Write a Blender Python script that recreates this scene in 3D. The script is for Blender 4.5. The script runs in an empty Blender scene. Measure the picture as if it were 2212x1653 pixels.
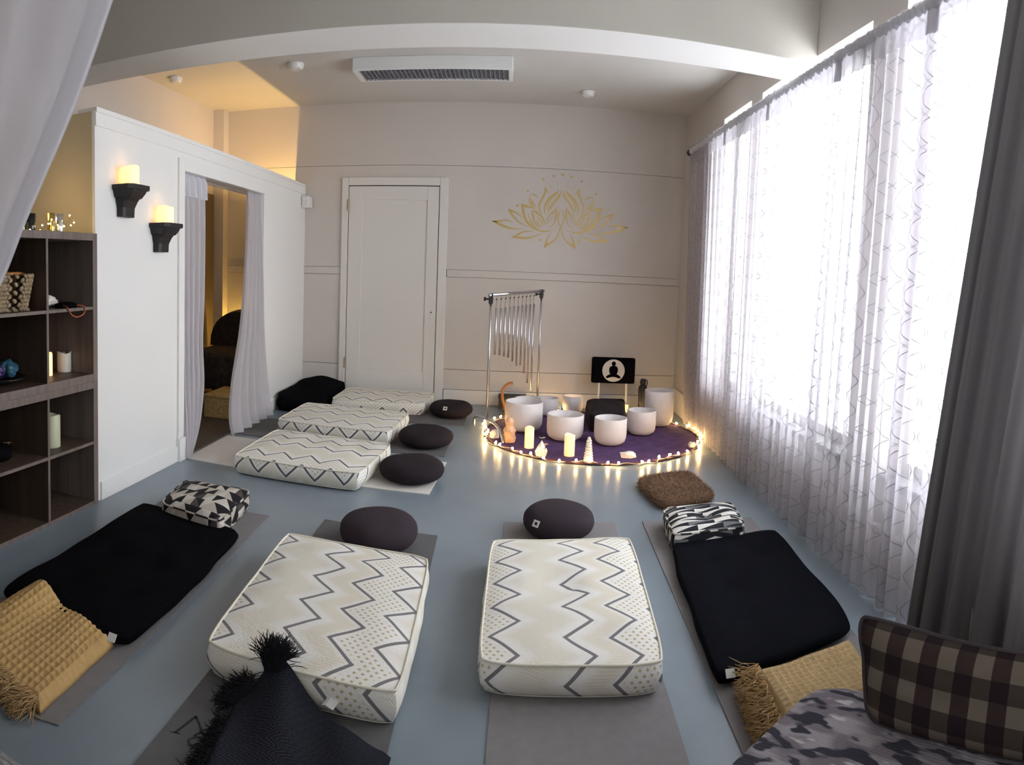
import bpy, bmesh, math, random
from mathutils import Vector, Matrix, noise
S = bpy.context.scene
C = S.collection
PI = math.pi
rnd = random.Random(7)

# ------------------------------------------------------------------ camera
F, Y0, PIT, ROL, W, HH = 1437.0, 681.0, -0.0601, -0.0369, 2212.0, 1653.0
EYE = Vector((0, 0, 1.25))
cam = bpy.data.cameras.new('camera')
cam.type = 'PANO'
cam.panorama_type = 'CENTRAL_CYLINDRICAL'
cam.central_cylindrical_range_u_min = -W / 2 / F
cam.central_cylindrical_range_u_max = W / 2 / F
cam.central_cylindrical_range_v_min = (Y0 - HH) / F
cam.central_cylindrical_range_v_max = Y0 / F
cam.central_cylindrical_radius = 1.0
cam.clip_start = 0.02
co = bpy.data.objects.new('camera', cam)
C.objects.link(co)
_R = Matrix.Rotation(PIT, 3, 'X') @ Matrix.Rotation(ROL, 3, 'Y')
_r, _f, _u = _R.col[0], _R.col[1], _R.col[2]
m4 = Matrix.Identity(4)
for i in range(3):
    m4[i][0] = _r[i]; m4[i][1] = _u[i]; m4[i][2] = -_f[i]; m4[i][3] = EYE[i]
co.matrix_world = m4
S.camera = co

# ------------------------------------------------------------------ world, light, exposure
S.view_settings.view_transform = 'Standard'
S.view_settings.look = 'None'
S.view_settings.gamma = 1.0
S.view_settings.use_curve_mapping = False
S.view_settings.exposure = 0.40
SKY = 14.0
wd = bpy.data.worlds.new('overcast_sky'); S.world = wd
wd.use_nodes = True
bg = wd.node_tree.nodes['Background']
bg.inputs[0].default_value = (0.90, 0.95, 1.0, 1)
bg.inputs[1].default_value = SKY
try:
    S.cycles.max_bounces = 10
    S.cycles.diffuse_bounces = 6
    S.cycles.glossy_bounces = 4
    S.cycles.transmission_bounces = 6
    S.cycles.transparent_max_bounces = 24
    S.cycles.sample_clamp_indirect = 6.0
    S.cycles.caustics_reflective = False
    S.cycles.caustics_refractive = False
    S.cycles.use_denoising = True
except Exception:
    pass
WINDOWS = [(4.48, 5.10), (2.82, 4.27), (0.95, 2.52)]     # openings in the right wall, along Y
WZ0, WZ1 = 0.43, 2.56
for k, (a, b) in enumerate(WINDOWS):                     # sky portals in the window openings
    l = bpy.data.lights.new('window_portal', 'AREA'); l.shape = 'RECTANGLE'
    l.size = b - a; l.size_y = WZ1 - WZ0
    try: l.cycles.is_portal = True
    except Exception: l.energy = 0
    o = bpy.data.objects.new('window_portal', l); C.objects.link(o)
    o.location = (1.86, (a + b) / 2, (WZ0 + WZ1) / 2)
    o.rotation_euler = Vector((-1, 0, 0)).to_track_quat('-Z', 'Z').to_euler()

def point(loc, e, col, r=0.04):
    l = bpy.data.lights.new('warm_lamp_light', 'POINT'); l.energy = e; l.color = col; l.shadow_soft_size = r
    o = bpy.data.objects.new('warm_lamp_light', l); C.objects.link(o); o.location = loc
WARM = (1.0, 0.62, 0.22)
point((-2.60, 6.20, 0.62), 5.5, (1.0, 0.60, 0.12), 0.02)       # uplight behind the armchair in the side room
l = bpy.data.lights.new('warm_uplight', 'SPOT'); l.energy = 34; l.color = (1.0, 0.60, 0.17); l.spot_size = math.radians(150); l.spot_blend = 0.6; l.shadow_soft_size = 0.012
o = bpy.data.objects.new('warm_uplight', l); C.objects.link(o); o.location = (-2.180, 5.85, 1.70); o.rotation_euler = (PI, 0, 0)   # uplight behind the partition, washing the ceiling
# fill light added behind the camera to brighten the front of the room
l = bpy.data.lights.new('rear_fill_light', 'AREA'); l.shape = 'RECTANGLE'; l.size = 1.6; l.size_y = 1.6; l.energy = 20; l.color = (0.95, 0.97, 1.0)
o = bpy.data.objects.new('rear_fill_light', l); C.objects.link(o); o.location = (0.55, -1.15, 1.6)
o.rotation_euler = Vector((0, 1, -0.1)).to_track_quat('-Z', 'Z').to_euler()

# ------------------------------------------------------------------ node helper
class X:
    """a float expression in a node tree"""
    nt = None
    def __init__(s, v): s.v = v
    @staticmethod
    def op(o, *a):
        n = X.nt.nodes.new('ShaderNodeMath'); n.operation = o
        for i, q in enumerate(a):
            q = q.v if isinstance(q, X) else q
            if isinstance(q, (int, float)): n.inputs[i].default_value = q
            else: X.nt.links.new(q, n.inputs[i])
        return X(n.outputs[0])
    def __add__(s, o): return X.op('ADD', s, o)
    __radd__ = __add__
    def __sub__(s, o): return X.op('SUBTRACT', s, o)
    def __rsub__(s, o): return X.op('SUBTRACT', o, s)
    def __mul__(s, o): return X.op('MULTIPLY', s, o)
    __rmul__ = __mul__
    def __truediv__(s, o): return X.op('DIVIDE', s, o)
    def lt(s, o): return X.op('LESS_THAN', s, o)
    def gt(s, o): return X.op('GREATER_THAN', s, o)
    def fr(s): return X.op('FRACT', s)
    def fl(s): return X.op('FLOOR', s)
    def ab(s): return X.op('ABSOLUTE', s)
    def sin(s): return X.op('SINE', s)
    def mx(s, o): return X.op('MAXIMUM', s, o)
    def mn(s, o): return X.op('MINIMUM', s, o)
    def cl(s):
        r = X.op('ADD', s, 0.0); r.v.node.use_clamp = True; return r
def tri(e): return ((e.fr() - 0.5).ab()) * 4 - 1

def mat(name, col, rough=0.6, metal=0.0, var=0.0, vscale=8.0, bump=0.0, bscale=120.0, emit=None, estr=0.0, sheen=0.0, spec=None):
    m = bpy.data.materials.new(name); m.use_nodes = True
    nt = m.node_tree; b = nt.nodes['Principled BSDF']
    b.inputs['Base Color'].default_value = (*col, 1); b.inputs['Roughness'].default_value = rough; b.inputs['Metallic'].default_value = metal
    if spec is not None: b.inputs['Specular IOR Level'].default_value = spec
    if sheen: b.inputs['Sheen Weight'].default_value = sheen
    tc = nt.nodes.new('ShaderNodeTexCoord')
    if var:
        n = nt.nodes.new('ShaderNodeTexNoise'); n.inputs['Scale'].default_value = vscale; n.inputs['Detail'].default_value = 5
        nt.links.new(tc.outputs['Object'], n.inputs['Vector'])
        r = nt.nodes.new('ShaderNodeValToRGB')
        r.color_ramp.elements[0].position = 0.3; r.color_ramp.elements[1].position = 0.7
        r.color_ramp.elements[0].color = (*[c * (1 - var) for c in col], 1); r.color_ramp.elements[1].color = (*[min(1, c * (1 + var)) for c in col], 1)
        nt.links.new(n.outputs[0], r.inputs[0]); nt.links.new(r.outputs[0], b.inputs['Base Color'])
    if bump:
        n = nt.nodes.new('ShaderNodeTexNoise'); n.inputs['Scale'].default_value = bscale; n.inputs['Detail'].default_value = 3
        nt.links.new(tc.outputs['Object'], n.inputs['Vector'])
        bp = nt.nodes.new('ShaderNodeBump'); bp.inputs['Strength'].default_value = bump; bp.inputs['Distance'].default_value = 0.004
        nt.links.new(n.outputs[0], bp.inputs['Height']); nt.links.new(bp.outputs[0], b.inputs['Normal'])
    if emit:
        b.inputs['Emission Color'].default_value = (*emit, 1); b.inputs['Emission Strength'].default_value = estr
    return m

def uv_setup(m):
    X.nt = m.node_tree
    n = X.nt.nodes.new('ShaderNodeUVMap'); n.uv_map = 'UVMap'
    s = X.nt.nodes.new('ShaderNodeSeparateXYZ'); X.nt.links.new(n.outputs[0], s.inputs[0])
    return X(s.outputs[0]), X(s.outputs[1])
def mixc(base, col, fac):
    n = X.nt.nodes.new('ShaderNodeMix'); n.data_type = 'RGBA'
    X.nt.links.new(fac.v, n.inputs[0])
    if isinstance(base, tuple): n.inputs[6].default_value = (*base, 1)
    else: X.nt.links.new(base, n.inputs[6])
    if isinstance(col, tuple): n.inputs[7].default_value = (*col, 1)
    else: X.nt.links.new(col, n.inputs[7])
    return n.outputs[2]
def set_col(m, sock): X.nt.links.new(sock, m.node_tree.nodes['Principled BSDF'].inputs['Base Color'])
def set_bump(m, e, dist=0.003, st=0.6):
    bp = m.node_tree.nodes.new('ShaderNodeBump'); bp.inputs['Strength'].default_value = st; bp.inputs['Distance'].default_value = dist
    m.node_tree.links.new(e.v, bp.inputs['Height']); m.node_tree.links.new(bp.outputs[0], m.node_tree.nodes['Principled BSDF'].inputs['Normal'])

def zigzag(name, off, phase, gray=(0.16, 0.15, 0.16), lw=0.0085, tint=1.0):
    m = mat(name, (0.8, 0.78, 0.72), 0.85, spec=0.2)
    u, v = uv_setup(m)
    R, P, A = 0.545, 0.185, 0.047
    t = tri((v + phase) / P)
    s = ((u + off - t * A) / R).fr() * R
    def band(c, w, soft): return ((w - (s - c).ab()) / soft + 0.5).cl()
    col = (0.86 * tint, 0.84 * tint, 0.79 * tint)
    st = ((u * 620).sin() * (v * 620 + (u * 98.68).fl() * 1.6).sin()).gt(0.25)
    k = mixc(col, (0.78, 0.73, 0.61), band(0.122, 0.070, 0.045) * 0.55)
    k = mixc(k, (0.55, 0.46, 0.27), band(0.122, 0.066, 0.045) * st * 0.40)
    sr = (v * 620).sin().gt(0.1)
    k = mixc(k, (0.74, 0.67, 0.51), band(0.335, 0.036, 0.03) * (sr * 0.5 + 0.35))
    row = (v / 0.017).fl()
    dots = (((u / 0.026 + row * 0.5).fr() - 0.5).ab() * 1.0 + ((v / 0.017).fr() - 0.5).ab() * 0.8).lt(0.26)
    k = mixc(k, (0.52, 0.42, 0.20), band(0.470, 0.047, 0.012) * dots * 0.9)
    ln = (s.lt(lw)).mx(s.gt(R - lw)).mx((s - 0.245).ab().lt(lw)).mx((s - 0.395).ab().lt(lw))
    k = mixc(k, gray, ln * 0.92)
    set_col(m, k)
    set_bump(m, (u * 620).sin() * (v * 620).sin() * 0.5 + st * 0.3, 0.0015, 0.6)
    return m

def geo(name, a, b, skew, pal):
    m = mat(name, (0.5, 0.5, 0.5), 0.8, spec=0.2)
    u, v = uv_setup(m)
    r = (v / b).fl()
    p = u / a + r * skew
    i = p.fl(); pf = p.fr(); vf = (v / b).fr()
    def wn(e1, e2, k):
        c = X.nt.nodes.new('ShaderNodeCombineXYZ'); X.nt.links.new(e1.v, c.inputs[0]); X.nt.links.new(e2.v, c.inputs[1]); c.inputs[2].default_value = k
        n = X.nt.nodes.new('ShaderNodeTexWhiteNoise'); n.noise_dimensions = '3D'; X.nt.links.new(c.outputs[0], n.inputs[0]); return X(n.outputs[0])
    flip = wn(i, r, 3.3).gt(0.62)
    q = flip * (1 - pf) + (1 - flip) * pf
    side = q.gt(vf)
    val = (wn(i, r, 1.7) * 0.5 + side * 0.5 + (r * 0.13)).fr()
    n = X.nt.nodes.new('ShaderNodeValToRGB'); n.color_ramp.interpolation = 'CONSTANT'
    el = n.color_ramp.elements
    el[0].position = 0; el[0].color = (*pal[0], 1); el[1].position = pal[1][0]; el[1].color = (*pal[1][1], 1)
    for pos, c in pal[2:]:
        e = el.new(pos); e.color = (*c, 1)
    X.nt.links.new(val.v, n.inputs[0]); set_col(m, n.outputs[0])
    set_bump(m, (u * 900).sin() * (v * 900).sin(), 0.001, 0.4)
    return m

def plaid(name):
    m = mat(name, (0.3, 0.25, 0.2), 0.9, spec=0.15)
    u, v = uv_setup(m)
    a = 0.037
    pu = ((u / a / 2).fr()).lt(0.5); pv = ((v / a / 2).fr()).lt(0.5)
    k = mixc((0.018, 0.010, 0.014), (0.056, 0.042, 0.036), pu)
    k2 = mixc((0.042, 0.026, 0.026), (0.165, 0.14, 0.112), pu)
    n = mixc(k, k2, pv)
    wv = ((u * 1500).sin() * (v * 1500).sin()).gt(0) * 0.12
    set_col(m, mixc(n, (0.1, 0.08, 0.07), wv))
    return m

def ikat(name):
    m = mat(name, (0.2, 0.2, 0.22), 0.95, spec=0.1)
    nt = m.node_tree; u, v = uv_setup(m)
    def nz(sx, sy, sc, k):
        c = nt.nodes.new('ShaderNodeCombineXYZ'); nt.links.new((u * sx).v, c.inputs[0]); nt.links.new((v * sy).v, c.inputs[1]); c.inputs[2].default_value = k
        n = nt.nodes.new('ShaderNodeTexNoise'); n.inputs['Scale'].default_value = sc; n.inputs['Detail'].default_value = 1.5; nt.links.new(c.outputs[0], n.inputs['Vector']); return X(n.outputs[0])
    fray = (nz(3, 60, 3, 5.0) - 0.5) * 0.10
    n1 = nz(1, 2.0, 13, 0.0) + fray
    n2 = nz(1, 2.0, 10, 4.0) + fray
    k = mixc((0.19, 0.17, 0.19), (0.33, 0.31, 0.33), ((n2 - 0.47) * 9).cl())
    k = mixc(k, (0.045, 0.045, 0.06), ((n1 - 0.52) * 22).cl())
    k = mixc(k, (0.52, 0.49, 0.50), ((0.38 - n1) * 18).cl())
    set_col(m, k)
    set_bump(m, (v * 700).sin(), 0.001, 0.3)
    return m

def sheer(name, col, transp, transl, trellis=False, scale=(0.13, 0.26)):
    m = bpy.data.materials.new(name); m.use_nodes = True
    nt = m.node_tree; nt.nodes.clear(); X.nt = nt
    out = nt.nodes.new('ShaderNodeOutputMaterial')
    tr = nt.nodes.new('ShaderNodeBsdfTransparent'); tl = nt.nodes.new('ShaderNodeBsdfTranslucent'); df = nt.nodes.new('ShaderNodeBsdfDiffuse')
    tr.inputs[0].default_value = (1, 1, 1, 1); tl.inputs[0].default_value = (*col, 1); df.inputs[0].default_value = (*col, 1)
    a = nt.nodes.new('ShaderNodeMixShader'); a.inputs[0].default_value = transl
    nt.links.new(df.outputs[0], a.inputs[1]); nt.links.new(tl.outputs[0], a.inputs[2])
    b = nt.nodes.new('ShaderNodeMixShader')
    nt.links.new(a.outputs[0], b.inputs[1]); nt.links.new(tr.outputs[0], b.inputs[2])
    # the thread count closes up at grazing view
    lw = nt.nodes.new('ShaderNodeLayerWeight'); lw.inputs[0].default_value = 0.35
    f = transp * (1 - X(lw.outputs[1]) * 0.5)
    if trellis:
        u, v = uv_setup(m)
        A, P = scale
        i = (u / A).fl()
        w = ((v / P) * 2 * PI).sin()
        cs = ((v / P) * 2 * PI + PI / 2).sin() * (0.47 * A / P * 2 * PI)
        nrm_ = X.op('SQRT', 1 + cs * cs)
        d1 = ((u / A).fr() - 0.5 - w * 0.47).ab()
        d2 = ((u / A).fr() - 0.5 + w * 0.47).ab()
        ln = (d1.mn(d2) / nrm_).lt(0.0105)
        f = f * (1 - ln * 0.95)
        c = mixc(col, (0.20, 0.20, 0.21), ln)
        nt.links.new(c, df.inputs[0]); nt.links.new(c, tl.inputs[0])
    nt.links.new(f.v, b.inputs[0])
    nt.links.new(b.outputs[0], out.inputs[0])
    return m

def wood(name, c1, c2, rough=0.5, axis=2):
    m = mat(name, c1, rough)
    nt = m.node_tree; X.nt = nt
    tc = nt.nodes.new('ShaderNodeTexCoord'); mp = nt.nodes.new('ShaderNodeMapping')
    sc = [30, 30, 30]; sc[axis] = 1.6; mp.inputs['Scale'].default_value = sc
    nt.links.new(tc.outputs['Object'], mp.inputs[0])
    n = nt.nodes.new('ShaderNodeTexNoise'); n.inputs['Scale'].default_value = 1.0; n.inputs['Detail'].default_value = 4; nt.links.new(mp.outputs[0], n.inputs['Vector'])
    set_col(m, mixc(c1, c2, ((X(n.outputs[0]) - 0.35) * 3).cl()))
    return m

# ------------------------------------------------------------------ mesh helpers
def obj(name, bm, m, parent=None, smooth=False, recalc=True):
    me = bpy.data.meshes.new(name)
    if recalc: bmesh.ops.recalc_face_normals(bm, faces=bm.faces)
    if smooth:
        for f in bm.faces: f.smooth = True
    bm.to_mesh(me); bm.free()
    for q in (m if isinstance(m, (list, tuple)) else [m]): me.materials.append(q)
    o = bpy.data.objects.new(name, me); C.objects.link(o)
    if parent is not None: o.parent = parent
    return o
def tag(o, label, cat, group=None):
    o['label'] = label; o['category'] = cat
    if group: o['group'] = group
    return o
def thing(name, label, cat, loc=(0, 0, 0), rotz=0.0, group=None):
    o = bpy.data.objects.new(name, None); C.objects.link(o); o.empty_display_size = 0.1
    o.location = loc; o.rotation_euler = (0, 0, rotz)
    return tag(o, label, cat, group)
def struct(name, bm, m, parent=None, smooth=False):
    o = obj(name, bm, m, parent, smooth)
    if parent is None: o['kind'] = 'structure'
    return o
def sroot(name, loc=(0, 0, 0)):
    o = bpy.data.objects.new(name, None); C.objects.link(o); o.location = loc; o['kind'] = 'structure'; return o
def B(): return bmesh.new()
def box(bm, x0, x1, y0, y1, z0, z1, bev=0.0, M=None):
    r = bmesh.ops.create_cube(bm, size=1)
    vs = r['verts']
    for v in vs:
        v.co = Vector((x0 + (v.co.x + .5) * (x1 - x0), y0 + (v.co.y + .5) * (y1 - y0), z0 + (v.co.z + .5) * (z1 - z0)))
    if bev:
        es = list({e for v in vs for e in v.link_edges})
        q = bmesh.ops.bevel(bm, geom=es, offset=bev, segments=2, profile=0.6, affect='EDGES')
        vs = list({v for f in q['faces'] for v in f.verts} | {v for v in vs if v.is_valid})
    if M is not None:
        for v in vs: v.co = M @ v.co
    return vs
def tube(bm, pts, r, seg=8, closed=False, cap=True):
    pts = [Vector(p) for p in pts]; n = len(pts)
    rr = r if isinstance(r, (list, tuple)) else [r] * n
    up = Vector((0, 0, 1)); rings = []; prev = None
    for i, p in enumerate(pts):
        t = (pts[(i + 1) % n] - pts[i - 1]) if closed else (pts[min(i + 1, n - 1)] - pts[max(i - 1, 0)])
        if t.length < 1e-9: t = Vector((0, 0, 1))
        t.normalize()
        a = prev if prev is not None else (Vector((1, 0, 0)) if abs(t.z) > 0.9 else up)
        x = (a - t * a.dot(t))
        if x.length < 1e-5: x = t.orthogonal()
        x.normalize(); prev = x; y = t.cross(x)
        rings.append([bm.verts.new(p + (x * math.cos(2 * PI * k / seg) + y * math.sin(2 * PI * k / seg)) * rr[i]) for k in range(seg)])
    m = n if closed else n - 1
    for i in range(m):
        a, b = rings[i], rings[(i + 1) % n]
        for k in range(seg):
            bm.faces.new((a[k], a[(k + 1) % seg], b[(k + 1) % seg], b[k]))
    if not closed and cap:
        bm.faces.new(rings[0][::-1]); bm.faces.new(rings[-1])
def lathe(bm, prof, seg=32, c=(0, 0, 0), fn=None):
    rings = []
    for r, z in prof:
        if r < 1e-6: rings.append([bm.verts.new((c[0], c[1], c[2] + z))])
        else:
            ring = []
            for k in range(seg):
                a = 2 * PI * k / seg; q = r * (fn(a, r, z) if fn else 1)
                ring.append(bm.verts.new((c[0] + q * math.cos(a), c[1] + q * math.sin(a), c[2] + z)))
            rings.append(ring)
    for a, b in zip(rings, rings[1:]):
        for k in range(seg):
            k2 = (k + 1) % seg
            if len(a) == 1 and len(b) == 1: continue
            if len(a) == 1: bm.faces.new((a[0], b[k], b[k2]))
            elif len(b) == 1: bm.faces.new((a[k], b[0], a[k2]))
            else: bm.faces.new((a[k], b[k], b[k2], a[k2]))
def spline(p, n=6, closed=False):
    p = [Vector(q) for q in p]; N = len(p); out = []
    for i in range(N if closed else N - 1):
        g = lambda j: p[j % N] if closed else p[max(0, min(N - 1, j))]
        a, b, c, d = g(i - 1), g(i), g(i + 1), g(i + 2)
        for k in range(n):
            t = k / n
            out.append(0.5 * (2 * b + (c - a) * t + (2 * a - 5 * b + 4 * c - d) * t * t + (3 * b - a - 3 * c + d) * t ** 3))
    if not closed: out.append(p[-1])
    return out
def nz(x, y, z=0.0): return noise.noise(Vector((x, y, z)))

def cushion(name, q, h, parent, m, crown=0.02, bulge=0.012, rc=0.05, n=26, seed=0.0, puff=0.006, pscale=9.0, tufts=(), tdepth=0.03, side=6, bot=0.96, edge=0.0, hfun=None, dims=None):
    """stuffed pad over the quad q = (front-left, front-right, back-right, back-left), fabric unfolded in metres in UVMap; returns (object, top ring, bottom ring)"""
    q = [Vector((*a, 0)) for a in q]
    w = dims[0] if dims else ((q[1] - q[0]).length + (q[2] - q[3]).length) / 2
    d = dims[1] if dims else ((q[3] - q[0]).length + (q[2] - q[1]).length) / 2
    cen = (q[0] + q[1] + q[2] + q[3]) / 4
    def P(u, v):
        s, t = (u + 1) / 2, (v + 1) / 2
        p = (q[0] * (1 - s) + q[1] * s) * (1 - t) + (q[3] * (1 - s) + q[2] * s) * t
        k = (abs(u) * abs(v)) ** 7
        dirv = (p - cen); L = dirv.length or 1
        p = p - dirv / L * rc * k
        if edge:
            e = max(abs(u), abs(v)) ** 8
            p = p + dirv / L * edge * nz(p.x * 5 + seed, p.y * 5, 2.1) * e
        return p
    bm = B(); uv = bm.loops.layers.uv.new('UVMap'); UV = {}
    def lin(i): return math.sin((-1 + 2 * i / n) * PI / 2 * 0.92) / math.sin(PI / 2 * 0.92)
    G = []
    for j in range(n + 1):
        row = []
        for i in range(n + 1):
            u, v = lin(i), lin(j); p = P(u, v)
            ed = (1 - abs(u) ** 5) * (1 - abs(v) ** 5)
            z = h + crown * ed + puff * nz(p.x * pscale + seed, p.y * pscale, seed) * (0.35 + 0.65 * ed)
            for (tu, tv) in tufts:
                dd = math.hypot((u - tu) * w / 2, (v - tv) * d / 2); z -= tdepth * math.exp(-(dd / 0.045) ** 1.2)
            if hfun: z += hfun(u, v)
            x = bm.verts.new((p.x, p.y, z)); UV[x] = (u * w / 2, v * d / 2); row.append(x)
        G.append(row)
    for j in range(n):
        for i in range(n): bm.faces.new((G[j][i], G[j][i + 1], G[j + 1][i + 1], G[j + 1][i]))
    ring = [G[0][i] for i in range(n)] + [G[j][n] for j in range(n)] + [G[n][n - i] for i in range(n)] + [G[n - j][0] for j in range(n)]
    ru = [(lin(i), -1) for i in range(n)] + [(1, lin(j)) for j in range(n)] + [(-lin(i), 1) for i in range(n)] + [(-1, -lin(j)) for j in range(n)]
    top = [v.co.copy() for v in ring]
    prev = ring
    for s in range(1, side + 1):
        t = s / side; cur = []
        for k, v in enumerate(ring):
            c0 = top[k]; dirv = (Vector((c0.x, c0.y, 0)) - cen); dirv.normalize()
            out = bulge * math.sin(PI * t) + puff * 0.7 * nz(c0.x * 8 + seed, c0.y * 8, t * 2 + seed) * math.sin(PI * t)
            base = cen + (Vector((c0.x, c0.y, 0)) - cen) * (1 - (1 - bot) * t ** 3)
            x = bm.verts.new((base.x + dirv.x * out, base.y + dirv.y * out, c0.z * (1 - t) + 0.002 * t))
            u, vv = ru[k]; a, b_ = UV[v]
            dist = t * h
            UV[x] = (a + (dist * (1 if u > 0 else -1) if abs(u) == 1 and abs(vv) != 1 else 0), b_ + (dist * (1 if vv > 0 else -1) if abs(vv) == 1 else 0))
            cur.append(x)
        for k in range(len(ring)):
            k2 = (k + 1) % len(ring); bm.faces.new((prev[k2], prev[k], cur[k], cur[k2]))
        prev = cur
    botr = [v.co.copy() for v in prev]
    f = bm.faces.new(prev[::-1])
    for f in bm.faces:
        for l in f.loops: l[uv].uv = UV[l.vert]
    o = obj(name, bm, m, parent, True, recalc=False)
    return o, top, botr
def piping(parent, ring, r, m, dz=0.0):
    bm = B(); tube(bm, [p + Vector((0, 0, dz)) for p in ring], r, 6, closed=True); return obj('piping', bm, m, parent, True)
def patch(bm, P, nu, nv, uvs=None):
    """grid from P(s,t) with s,t in 0..1"""
    uv = bm.loops.layers.uv.get('UVMap') or bm.loops.layers.uv.new('UVMap'); G = []; U = {}
    for j in range(nv + 1):
        row = []
        for i in range(nu + 1):
            s, t = i / nu, j / nv; v = bm.verts.new(P(s, t)); U[v] = uvs(s, t) if uvs else (s, t); row.append(v)
        G.append(row)
    for j in range(nv):
        for i in range(nu):
            f = bm.faces.new((G[j][i], G[j][i + 1], G[j + 1][i + 1], G[j + 1][i]))
            for l in f.loops: l[uv].uv = U[l.vert]
    return G
def at(o, loc, rotz=0.0): o.location = loc; o.rotation_euler = (0, 0, rotz); return o

# ------------------------------------------------------------------ materials
M_wall = mat('wall_white_paint', (0.60, 0.553, 0.512), 0.55, var=0.03, vscale=1.5, bump=0.08, bscale=60)
M_part = mat('partition_white_paint', (0.83, 0.82, 0.795), 0.5, var=0.015, vscale=2, bump=0.05, bscale=80)
M_tan = mat('return_wall_tan', (0.58, 0.48, 0.31), 0.6, var=0.04, vscale=3)  # even tan for the return wall beside the bookcase
M_ceil = mat('ceiling_paint', (0.62, 0.60, 0.57), 0.7, var=0.03, vscale=1.2)
M_trim = mat('white_trim_gloss', (0.72, 0.69, 0.65), 0.35)
M_bface = mat('beam_face_shaded_greige', (0.50, 0.475, 0.42), 0.6, var=0.03, vscale=2)  # shade of the beam's upright faces put into the colour
M_sill = mat('sill_dimmed_grey', (0.16, 0.155, 0.155), 0.7)  # white sill darkened in its colour to tone down the skylight on it
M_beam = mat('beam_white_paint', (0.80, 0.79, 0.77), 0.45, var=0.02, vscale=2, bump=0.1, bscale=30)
M_seam = mat('dark_board_seam', (0.10, 0.085, 0.07), 0.9)
M_floor = mat('grey_floor_paint', (0.215, 0.262, 0.298), 0.30, var=0.10, vscale=2.2, bump=0.06, bscale=160)
M_dark = mat('dark_gap', (0.01, 0.01, 0.01), 0.9)
M_brass = mat('aged_brass', (0.42, 0.34, 0.20), 0.4, 0.8)
M_gold = mat('gold_vinyl', (0.50, 0.36, 0.13), 0.38, 0.35)
M_white_pl = mat('white_plastic', (0.78, 0.77, 0.75), 0.4)
M_ac = mat('white_enamel', (0.80, 0.81, 0.80), 0.4)
M_grille = mat('grille_grey', (0.30, 0.30, 0.33), 0.4, 0.4)
M_wood = wood('taupe_wood_veneer', (0.13, 0.10, 0.085), (0.19, 0.15, 0.13))
M_wood_in = wood('dark_wood_veneer', (0.060, 0.038, 0.025), (0.095, 0.063, 0.043), 0.5)
M_black_wood = mat('black_stained_wood', (0.011, 0.008, 0.009), 0.55, var=0.3, vscale=20)
M_candle = mat('lit_wax', (0.85, 0.68, 0.42), 0.5, emit=(1.0, 0.56, 0.22), estr=1.2)
M_candle_hot = mat('glowing_wax_core', (0.9, 0.7, 0.4), 0.5, emit=(1.0, 0.62, 0.16), estr=2.4)
M_wax = mat('ivory_wax', (0.72, 0.68, 0.60), 0.5, var=0.05)
M_waxg = mat('pale_green_wax', (0.60, 0.60, 0.42), 0.5, var=0.04)
M_fcandle = mat('bright_lit_wax', (0.9, 0.75, 0.55), 0.5, emit=(1.0, 0.60, 0.26), estr=0.55)
M_sheerL = sheer('grey_voile', (0.74, 0.72, 0.76), 0.10, 0.42)
M_sheer_door = sheer('white_voile', (0.74, 0.71, 0.74), 0.16, 0.4)
M_sheerW = sheer('window_sheer', (0.54, 0.51, 0.545), 0.42, 0.20, True)
M_head = sheer('sheer_heading', (0.50, 0.48, 0.51), 0.16, 0.35)
M_hem = sheer('voile_hem', (0.88, 0.88, 0.92), 0.02, 0.5)
M_drape = sheer('grey_drape', (0.125, 0.116, 0.118), 0.0, 0.10)
M_chrome = mat('brushed_steel', (0.62, 0.62, 0.66), 0.28, 1.0)
M_blackpl = mat('black_plastic', (0.012, 0.012, 0.014), 0.4)
M_zig = zigzag('zigzag_canvas', 0.2175, 0.06)
M_zigb = zigzag('zigzag_canvas_dark_lines', 0.235, 0.05, (0.06, 0.055, 0.065), 0.0085)
M_zigc = zigzag('zigzag_canvas_left', 0.287, 0.0)
M_pipe = mat('cream_piping', (0.78, 0.74, 0.62), 0.8)
M_zafu = mat('plum_brown_cotton', (0.040, 0.030, 0.037), 0.95, var=0.1, vscale=12, bump=0.3, bscale=300, spec=0.2)
M_zafu2 = mat('dark_brown_cotton', (0.022, 0.016, 0.019), 0.95, var=0.1, vscale=12, bump=0.3, bscale=300, spec=0.2)
M_tag = mat('white_label_cloth', (0.75, 0.75, 0.73), 0.7)
M_black = mat('black_cotton', (0.0045, 0.0042, 0.0055), 1.0, bump=0.35, bscale=90, spec=0.03)
M_blackR = mat('black_navy_cotton', (0.0055, 0.0060, 0.0085), 1.0, bump=0.35, bscale=90, spec=0.03)
M_yoga = mat('taupe_yoga_mat', (0.225, 0.213, 0.216), 0.8, var=0.05, vscale=30, bump=0.2, bscale=500, spec=0.2)
M_yogag = mat('dark_grey_yoga_mat', (0.135, 0.134, 0.135), 0.8, var=0.05, vscale=30, bump=0.2, bscale=500, spec=0.2)
M_yogaw = mat('cream_yoga_mat', (0.70, 0.67, 0.63), 0.7, var=0.03, vscale=20, bump=0.2, bscale=400)
M_print = mat('black_print', (0.02, 0.018, 0.02), 0.7)
M_geoL = geo('triangle_print', 0.056, 0.085, 0.37, [(0.012, 0.011, 0.014), (0.30, (0.50, 0.45, 0.39)), (0.55, (0.075, 0.065, 0.062)), (0.72, (0.62, 0.58, 0.52)), (0.88, (0.012, 0.011, 0.014))])
M_geoR = geo('long_triangle_print', 0.135, 0.034, 0.31, [(0.012, 0.013, 0.017), (0.34, (0.70, 0.67, 0.62)), (0.52, (0.15, 0.155, 0.16)), (0.70, (0.74, 0.71, 0.66)), (0.84, (0.012, 0.013, 0.017))])
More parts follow.
